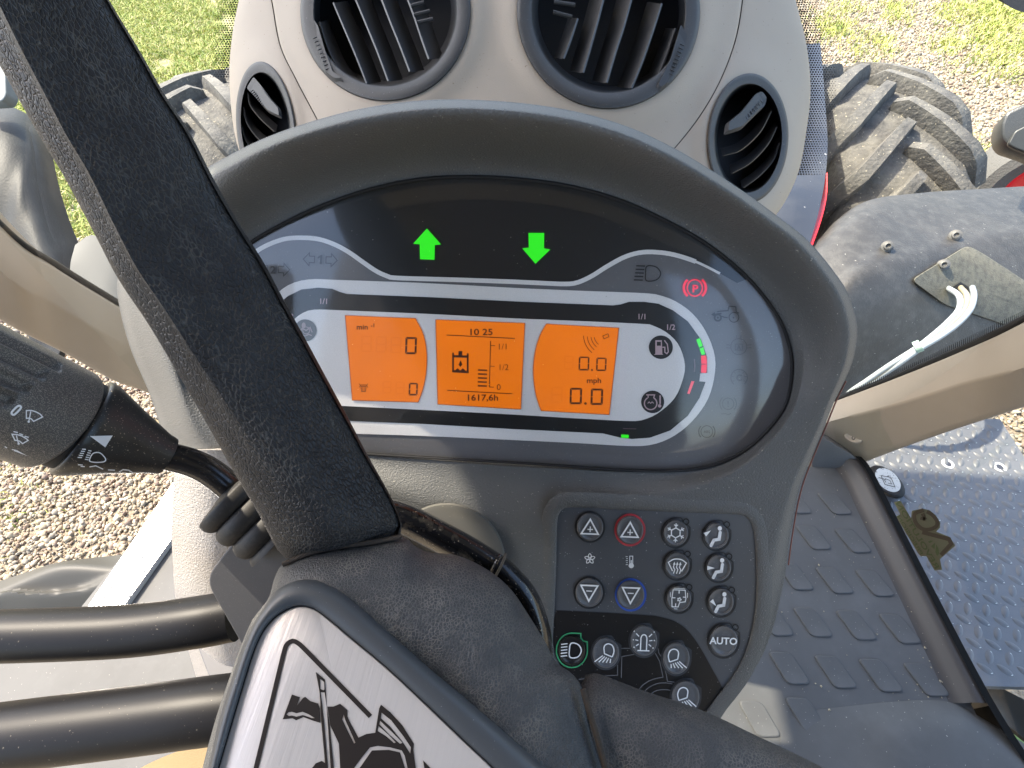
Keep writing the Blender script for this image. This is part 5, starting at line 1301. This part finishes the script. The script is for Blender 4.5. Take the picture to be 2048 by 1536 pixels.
for off, dd, mt in ((3, 0, pm('white_cable', (.33,.37,.39), .4)), (-8, .004, pm('cream_cable', (.34,.30,.20), .45)), (-20, .006, pm('white_cable', (.33,.37,.39), .4))):
    pts = [(1938+off*2.2,575,1.12),(1944+off*1.3,592,1.05),(1938+off,618,1.03),(1915+off,645,1.02),(1880+off*.8,672,1.02),(1838+off*.4,698,1.03),(1795+off*.6,728,1.05),(1745+off*.6,762,1.09),(1710+off*.6,786,1.12),(1690,800,1.15)]
    mb = MB(); mb.tube([W(x, y, d+dd) for x, y, d in cr(pts, 60)], .0056, 14); mb.build('cable', mt, wire)
mb = MB(); c_ = W(1836,693,1.028); mb.tube([c_+Vector((-.004,0,-.004)), c_+Vector((.004,0,.004))], .0125, 12); mb.build('cable_tie', pm('cable_tie', (.35,.5,.4), .4), wire)
# left mudguard
M_guard2 = pm('mudguard_grey', (.035,.037,.037), .5, bump=(200,.15,3), dirt=(9,.5,.9,(.06,.062,.06)), spec=.12)
gl_ = thing('mudguard', 'dark plastic mudguard over the left wheel, beside the cab pillar', 'mudguard', W(60, 450, 1.4))
G = loft([[(-160,170,1.5),(-60,190,1.5),(0,205,1.5),(45,225,1.5),(80,262,1.5),(92,300,1.48),(108,375,1.45),(130,445,1.42),(152,500,1.4),(172,560,1.38),(190,640,1.36)],
          [(-160,210,1.40),(-60,235,1.40),(0,250,1.40),(30,265,1.4),(55,290,1.4),(70,330,1.39),(85,395,1.37),(106,460,1.35),(128,515,1.33),(146,570,1.32),(165,650,1.30)],
          [(-160,330,1.33),(-60,350,1.33),(-20,360,1.33),(0,365,1.33),(20,380,1.33),(35,400,1.32),(50,440,1.31),(75,500,1.29),(100,550,1.28),(115,600,1.27),(130,680,1.26)],
          [(-160,560,1.3),(-100,560,1.3),(-60,560,1.3),(-40,560,1.3),(-20,570,1.3),(0,580,1.29),(20,600,1.28),(40,640,1.27),(60,680,1.26),(80,720,1.26),(100,760,1.25)]], 60, 30)
solidify(G, Vector((0,.012,-.012))).build('guard_shell', M_guard2, gl_, angle=70)
rslab('number_bracket', [(-60,90),(0,108),(9,112),(12,190),(4,202),(-60,206)], 8, plane_fn(W(0,160,1.35), (0,-.6,.8)), 0, .03, pm('bracket_grey', (.15,.17,.17), .5), gl_)
G = loft([[(150,490,1.30),(180,470,1.3),(205,480,1.3),(235,520,1.3),(260,600,1.3)], [(140,540,1.28),(165,560,1.28),(185,570,1.28),(210,590,1.28),(240,640,1.28)], [(150,620,1.27),(170,640,1.27),(200,650,1.27),(220,660,1.27),(250,680,1.27)]], 16, 12)
tag(solidify(G, Vector((0,.02,-.03))).build('fender_bracket', pm('pale_bracket', (.11,.11,.10), .7)), 'pale bracket below the left mudguard, just left of the wheel spoke', 'bracket')
# ---- front wheels
M_tyre = pm('dusty_tyre', (.075,.073,.068), .85, bump=(90,.5,4), var=(30,.15), dirt=(16,.40,.70,(.155,.148,.128)), specks=(120,.7,(.30,.27,.2)))
M_rim = pm('red_rim', (.55,.02,.02), .35)
def wheel_(cx_, cy_, cz_, Rw, Wd, yaw, lab, nl=24):
    t_ = thing('front_wheel', lab, 'wheel', (cx_, cy_, cz_), 'front tractor wheels'); t_.rotation_euler = (0, 0, R(yaw))
    prof = [(-.40,.52),(-.47,.62),(-.50,.74),(-.495,.84),(-.46,.91),(-.38,.945),(-.2,.962),(0,.968),(.2,.962),(.38,.945),(.46,.91),(.495,.84),(.50,.74),(.47,.62),(.40,.52)]
    G = []
    for q in range(96):
        a = 2*math.pi*q/96; G.append([Vector((u*Wd, v*Rw*math.sin(a), v*Rw*math.cos(a))) for u, v in prof])
    mb = MB(); mb.grid(G, cu=True); mb.build('tyre', M_tyre, t_, local=True, angle=60)
    G = [[Vector((u*Wd, v*Rw*math.sin(2*math.pi*q/64), v*Rw*math.cos(2*math.pi*q/64))) for u, v in ((-.41,.53),(-.36,.50),(-.30,.42),(-.1,.38),(-.05,.12),(.05,.12),(.1,.38),(.30,.42),(.36,.50),(.41,.53))] for q in range(64)]
    mb = MB(); mb.grid(G, cu=True); mb.build('rim', M_rim, t_, local=True, angle=40)
    for side in (-1, 1):
        # lug mesh: from the crown centre to the shoulder, sweeping back, then down the sidewall
        st = []
        for k in range(11):
            s = k/10; u = side*(-.03+.53*min(1, s*1.12)); vr = float(np.interp(abs(u), [0,.2,.38,.46,.50], [.968,.962,.945,.91,.85]))
            if s > .9: vr = .80 if s > .95 else .86; u = side*.505
            ang_ = -(.02+.40*s**1.05) if s < .9 else -.40
            wd_ = .013+.009*s; hgt = .045 if s < .85 else (.040 if s < .95 else .02)
            hgt *= min(1, .5+s*5)
            st.append((u*Wd, vr*Rw, ang_, wd_/1.0, hgt))
        G = []
        for k, (u, r_, a, wd_, hg) in enumerate(st):
            a_ = st[max(0, k-1)]; b_ = st[min(len(st)-1, k+1)]; du = b_[0]-a_[0]; da = (b_[2]-a_[2])*r_; l = math.hypot(du, da) or 1; nu, na = -da/l, du/l
            ring = []
            out = sst(.40, .52, abs(u)/Wd)
            for (o1, hh) in ((-1.5,-.012),(-1.0,hg),(1.0,hg),(1.5,-.012)):
                uu = u+nu*wd_*o1+side*out*hh*.8; aa = a+na*wd_*o1/r_; rr = r_+hh*(1-.55*out); ring.append(Vector((uu, rr*math.sin(aa), rr*math.cos(aa))))
            G.append(ring)
        mb = MB(); mb.grid(G, cv=True); mb.add(G[0], [(0,1,2,3)]); mb.add(G[-1], [(0,1,2,3)])
        l0 = mb.build('lug', M_tyre, t_, local=True, angle=30)
        for k in range(1, nl):
            o = l0.copy(); COL.objects.link(o); o.parent = t_; o.rotation_euler = (-2*math.pi*(k+(.5 if side > 0 else 0))/nl, 0, 0)
        l0.rotation_euler = (-2*math.pi*(.5 if side > 0 else 0)/nl, 0, 0)
    return t_
wheel_(1.02, 1.88, .75, .72, .42, 2, 'dusty treaded front tyre on the right, beyond the bonnet')
wheel_(-1.32, 1.84, .75, .72, .42, 6, 'dusty treaded front tyre on the left, partly behind the wheel spoke')
# small machine at the right edge: black lamp housing above a tyre with a red rim
lamp = thing('work_lamp', 'rounded black work lamp housing at the right edge above the mudguard', 'work lamp', W(2040, 260, 1.8))
rslab('lamp_housing', [(2003,250),(2012,225),(2048,208),(2140,190),(2140,345),(2062,305),(2015,290),(2004,275)], 10, plane_fn(W(2050,260,1.7), (CAMP-W(2050,260,1.7)).normalized()+Vector((0,-.2,.5))), 0, .12, pm('lamp_black', (.045,.05,.052), .35, bump=(300,.2,2)), lamp, inset=6)
rslab('lamp_bezel', [(2016,288),(2030,262),(2062,246),(2140,220),(2140,345),(2062,308),(2030,296)], 6, plane_fn(W(2050,270,1.67), (CAMP-W(2050,260,1.7)).normalized()+Vector((0,-.2,.5))), .01, .02, pm('lamp_bezel', (.03,.034,.034), .4), lamp, inset=3)
t2 = thing('small_wheel', 'small tyre with a bright red rim half hidden at the right edge', 'wheel', (2.45,1.85,.55)); c_ = W(2105, 372, 2.25); t2.location = c_; t2.rotation_euler = (0,0,R(-28))
prof = [(-.10,.62),(-.13,.8),(-.12,.93),(-.07,1.0),(.07,1.0),(.12,.93),(.13,.8),(.10,.62)]
Rs = .29
G = [[Vector((v*Rs*math.sin(2*math.pi*q/64), u*1.4, v*Rs*math.cos(2*math.pi*q/64))) for u, v in prof] for q in range(64)]
mb = MB(); mb.grid(G, cu=True); mb.build('tyre', pm('grey_tyre', (.10,.10,.095), .8, bump=(120,.4,3)), t2, local=True)
G = [[Vector((v*Rs*math.sin(2*math.pi*q/48), u*1.4, v*Rs*math.cos(2*math.pi*q/48))) for u, v in ((-.10,.66),(-.085,.62),(-.06,.5),(-.05,.1),(.05,.1),(.085,.62),(.10,.66))] for q in range(48)]
mb = MB(); mb.grid(G, cu=True); mb.build('rim', pm('bright_red_rim', (.75,.02,.03), .3), t2, local=True)
G = loft([[(1990,-40,1.0),(2000,-8,1.0),(2012,8,1.0),(2030,19,1.0),(2060,26,1.0),(2150,30,1.0)], [(1990,-160,1.0),(2010,-160,1.0),(2030,-160,1.0),(2050,-160,1.0),(2080,-160,1.0),(2150,-160,1.0)]], 24, 8)
tag(solidify(G, Vector((0,.05,0))).build('mirror_housing', M_black), 'black mirror housing cut off by the top right corner', 'mirror')

# ================================================================== GROUND, GRAVEL, GRASS
def sheet(name, mat, z, half=120.):
    mb = MB(); mb.add([(-half,-half,z),(half,-half,z),(half,half,z),(-half,half,z)], [(0,1,2,3)])
    return tag(mb.build(name, mat, None, smooth=False, loc=(0,0,z)), kind='structure')
M_ground = pm('gravel_ground', (.23,.19,.135), .95, bump=(42,1.0,6), dirt=(1.3,.52,.62,(.20,.18,.10)), var=(48,.42))
sheet('ground', M_ground, 0.)
# world-space zones seen in the frame
Z0 = Gz(0)
def zone(px): return [Z0(x, y) for x, y in px]
def inpoly(X, Y, poly):
    c_ = np.zeros(len(X), bool); n = len(poly)
    for a in range(n):
        x0, y0, x1, y1 = poly[a-1].x, poly[a-1].y, poly[a].x, poly[a].y
        if y0 == y1: continue
        k = ((y0 > Y) != (y1 > Y)) & (X < (x1-x0)*(Y-y0)/(y1-y0)+x0); c_ ^= k
    return c_
def scatter(poly, n):
    xs_ = [p.x for p in poly]; ys_ = [p.y for p in poly]; area = abs(sum(poly[k-1].x*poly[k].y-poly[k].x*poly[k-1].y for k in range(len(poly))))/2
    m_ = int(n*(max(xs_)-min(xs_))*(max(ys_)-min(ys_))/max(area, 1e-6))
    X = rng.uniform(min(xs_), max(xs_), m_); Y = rng.uniform(min(ys_), max(ys_), m_); k = inpoly(X, Y, poly); return X[k], Y[k]
def area(poly): return abs(sum(poly[k-1].x*poly[k].y-poly[k].x*poly[k-1].y for k in range(len(poly))))/2
def bulk(name, V, Fc, mats, mi=None, smooth=False):
    me = bpy.data.meshes.new(name); me.vertices.add(len(V)); me.vertices.foreach_set('co', V.astype(np.float32).ravel())
    k = Fc.shape[1]; me.loops.add(Fc.size); me.loops.foreach_set('vertex_index', Fc.astype(np.int32).ravel())
    me.polygons.add(len(Fc)); me.polygons.foreach_set('loop_start', np.arange(0, Fc.size, k, dtype=np.int32))
    for m_ in mats: me.materials.append(m_)
    if mi is not None: me.polygons.foreach_set('material_index', mi.astype(np.int32))
    if smooth: me.polygons.foreach_set('use_smooth', np.ones(len(Fc), bool))
    me.update(calc_edges=True); o = bpy.data.objects.new(name, me); COL.objects.link(o); return o
# base pebble: 12-vertex icosahedron
ph = (1+5**.5)/2
IV = np.array([(-1,ph,0),(1,ph,0),(-1,-ph,0),(1,-ph,0),(0,-1,ph),(0,1,ph),(0,-1,-ph),(0,1,-ph),(ph,0,-1),(ph,0,1),(-ph,0,-1),(-ph,0,1)])/math.sqrt(1+ph*ph)
IF = np.array([(0,11,5),(0,5,1),(0,1,7),(0,7,10),(0,10,11),(1,5,9),(5,11,4),(11,10,2),(10,7,6),(7,1,8),(3,9,4),(3,4,2),(3,2,6),(3,6,8),(3,8,9),(4,9,5),(2,4,11),(6,2,10),(8,6,7),(9,8,1)])
def mkstone(n, c): return pm(n, c, .85, var=(150,.25))
STONES = [mkstone('stone_buff', (.31,.26,.18)), mkstone('stone_grey', (.22,.20,.16)), mkstone('stone_pale', (.46,.40,.30)), mkstone('stone_brown', (.20,.15,.115)), mkstone('stone_pink', (.24,.18,.125))]
def gravel(name, poly, dens, s0, s1, lab):
    X, Y = scatter(poly, int(area(poly)*dens)); n = len(X)
    s = s0+(s1-s0)*rng.beta(1.3, 4, n); Rm = rng.normal(size=(n,3,3)); Q, _ = np.linalg.qr(Rm)
    sc_ = np.stack([s, s*rng.uniform(.6,1,n), s*rng.uniform(.35,.75,n)], 1)
    V = (IV[None]*rng.uniform(.8,1.2,(n,12,1)))*sc_[:,None,:]; V = np.einsum('nij,nkj->nki', Q, V)
    V += np.stack([X, Y, s*.25+rng.uniform(-.003,.006,n)], 1)[:,None,:]
    Fc = (IF[None]+12*np.arange(n)[:,None,None]).reshape(-1,3); mi = np.repeat(rng.choice(5, n, p=[.36,.22,.18,.12,.12]), 20)
    o = bulk(name, V.reshape(-1,3), Fc, STONES, mi); tag(o, lab, 'gravel', kind='stuff'); return n
L1 = zone([(-60,600),(60,640),(340,800),(360,1010),(250,1130),(-60,1230)])
R1 = zone([(1560,-60),(2120,-60),(2120,440),(1900,440),(1600,300)])
R2 = zone([(1960,790),(2090,780),(2090,960),(1990,930)])
Lm = zone([(60,330),(200,430),(330,640),(200,640),(100,560)])
ng = gravel('loose_gravel', L1, 5200, .006, .026, 'loose gravel on the ground left of the cab below the control stalk'); ng += gravel('loose_gravel', R2, 3000, .007, .03, 'sliver of gravel beyond the tread plate at the right edge'); ng += gravel('loose_gravel', R1, 1500, .011, .034, 'pale gravel around the right front tyre'); ng += gravel('loose_gravel', Lm, 2500, .008, .03, 'gravel between the left mudguard and the wheel spoke')
print('pebbles', ng)
# grass
M_gr = [pm('grass_light', (.36,.38,.085), .7), pm('grass_mid', (.20,.28,.045), .7), pm('grass_straw', (.50,.43,.22), .8)]
def grass(name, X, Y, h0, h1, w_, p=(.5,.33,.17), lab=None):
    n = len(X); hgt = rng.uniform(h0, h1, n); a = rng.uniform(0, 2*math.pi, n); b = rng.uniform(0, 2*math.pi, n); ln = rng.uniform(.3, 1.5, n)*hgt
    dx, dy = np.cos(a)*w_/2, np.sin(a)*w_/2; lx, ly = np.cos(b)*ln, np.sin(b)*ln
    z = np.zeros(n)
    V = np.stack([np.stack([X-dx, Y-dy, z], 1), np.stack([X+dx, Y+dy, z], 1), np.stack([X+dx*.7+lx*.4, Y+dy*.7+ly*.4, hgt*.7], 1), np.stack([X-dx*.7+lx*.4, Y-dy*.7+ly*.4, hgt*.7], 1), np.stack([X+lx, Y+ly, hgt*.85], 1)], 1)
    base = 5*np.arange(n)[:,None]; F3 = np.concatenate([base+np.array([0,1,2]), base+np.array([0,2,3]), base+np.array([3,2,4])], 0)
    mi = np.tile(rng.choice(3, n, p=p), 3)
    return tag(bulk(name, V.reshape(-1,3), F3, M_gr, mi), lab, 'grass', kind='stuff')
def nz(X, Y, s): return np.array([noise.noise(Vector((x*s, y*s, 3.3))) for x, y in zip(X, Y)])
GL = zone([(-80,-70),(520,-70),(520,230),(330,330),(230,500),(100,460),(-80,330)])
M_turf = pm('turf', (.22,.24,.08), .95, bump=(60,.8,5), var=(9,.35), dirt=(3.5,.46,.62,(.34,.29,.17)))
mb = MB(); z_ = .006; q = [Vector((p.x*1.02, p.y, z_)) for p in zone([(-500,-300),(900,-300),(520,230),(300,350),(200,520),(60,470),(-300,470)])]; tri = tessellate_polygon([[Vector((p.x, p.y, 0)) for p in q]]); mb.add(q, tri)
tag(mb.build('turf_base', M_turf, None, smooth=False), kind='structure')
X, Y = scatter(GL, int(area(GL)*5200)); f_ = nz(X, Y, 1.7)+.5*nz(X, Y, 5.); k = f_ > -.28+rng.uniform(-.2,.2,len(X)); X, Y, f_ = X[k], Y[k], f_[k]
print('grass', len(X)); grass('grass', X, Y, .03, .10, .011, lab='short sunlit grass beyond the left front tyre')
X, Y = scatter(R1, int(area(R1)*9000)); 
PXY = np.array([proj((x, y, 0))[:2] for x, y in zip(X, Y)])
blobs = [(2010,50,70,48,1.),(1960,30,60,25,.9),(2048,90,60,22,.8),(1665,55,34,22,.6),(1735,95,40,26,.5),(1790,25,30,22,.45),(1900,95,40,22,.4),(1975,120,60,20,.35),(2000,150,60,18,.25),(1920,300,20,16,.5),(1950,330,25,30,.35),(1885,200,25,12,.25),(1700,20,50,14,.2)]
w_ = np.zeros(len(X))
for bx, by, ba, bb, bs in blobs: w_ = np.maximum(w_, bs*np.exp(-(((PXY[:,0]-bx)/ba)**2+((PXY[:,1]-by)/bb)**2)))
w_ = w_*(.7+.9*nz(X, Y, 4.)); k = rng.uniform(0, 1, len(X)) < w_*.85; grass('grass', X[k], Y[k], .03, .09, .011, (.55,.25,.20), lab='yellow green grass tufts in the gravel at the top right')
X, Y = scatter(L1, int(area(L1)*9000)); PXY = np.array([proj((x, y, 0))[:2] for x, y in zip(X, Y)]); w_ = np.zeros(len(X))
for bx, by, ba, bb, bs in [(12,1030,45,45,.5),(60,980,30,26,.3),(20,930,30,20,.35),(120,1060,30,30,.18),(90,1010,40,14,.2)]: w_ = np.maximum(w_, bs*np.exp(-(((PXY[:,0]-bx)/ba)**2+((PXY[:,1]-by)/bb)**2)))
k = rng.uniform(0, 1, len(X)) < w_*.5; grass('grass', X[k], Y[k], .015, .045, .006, (.4,.2,.4), lab='sparse weeds in the gravel at the left edge')
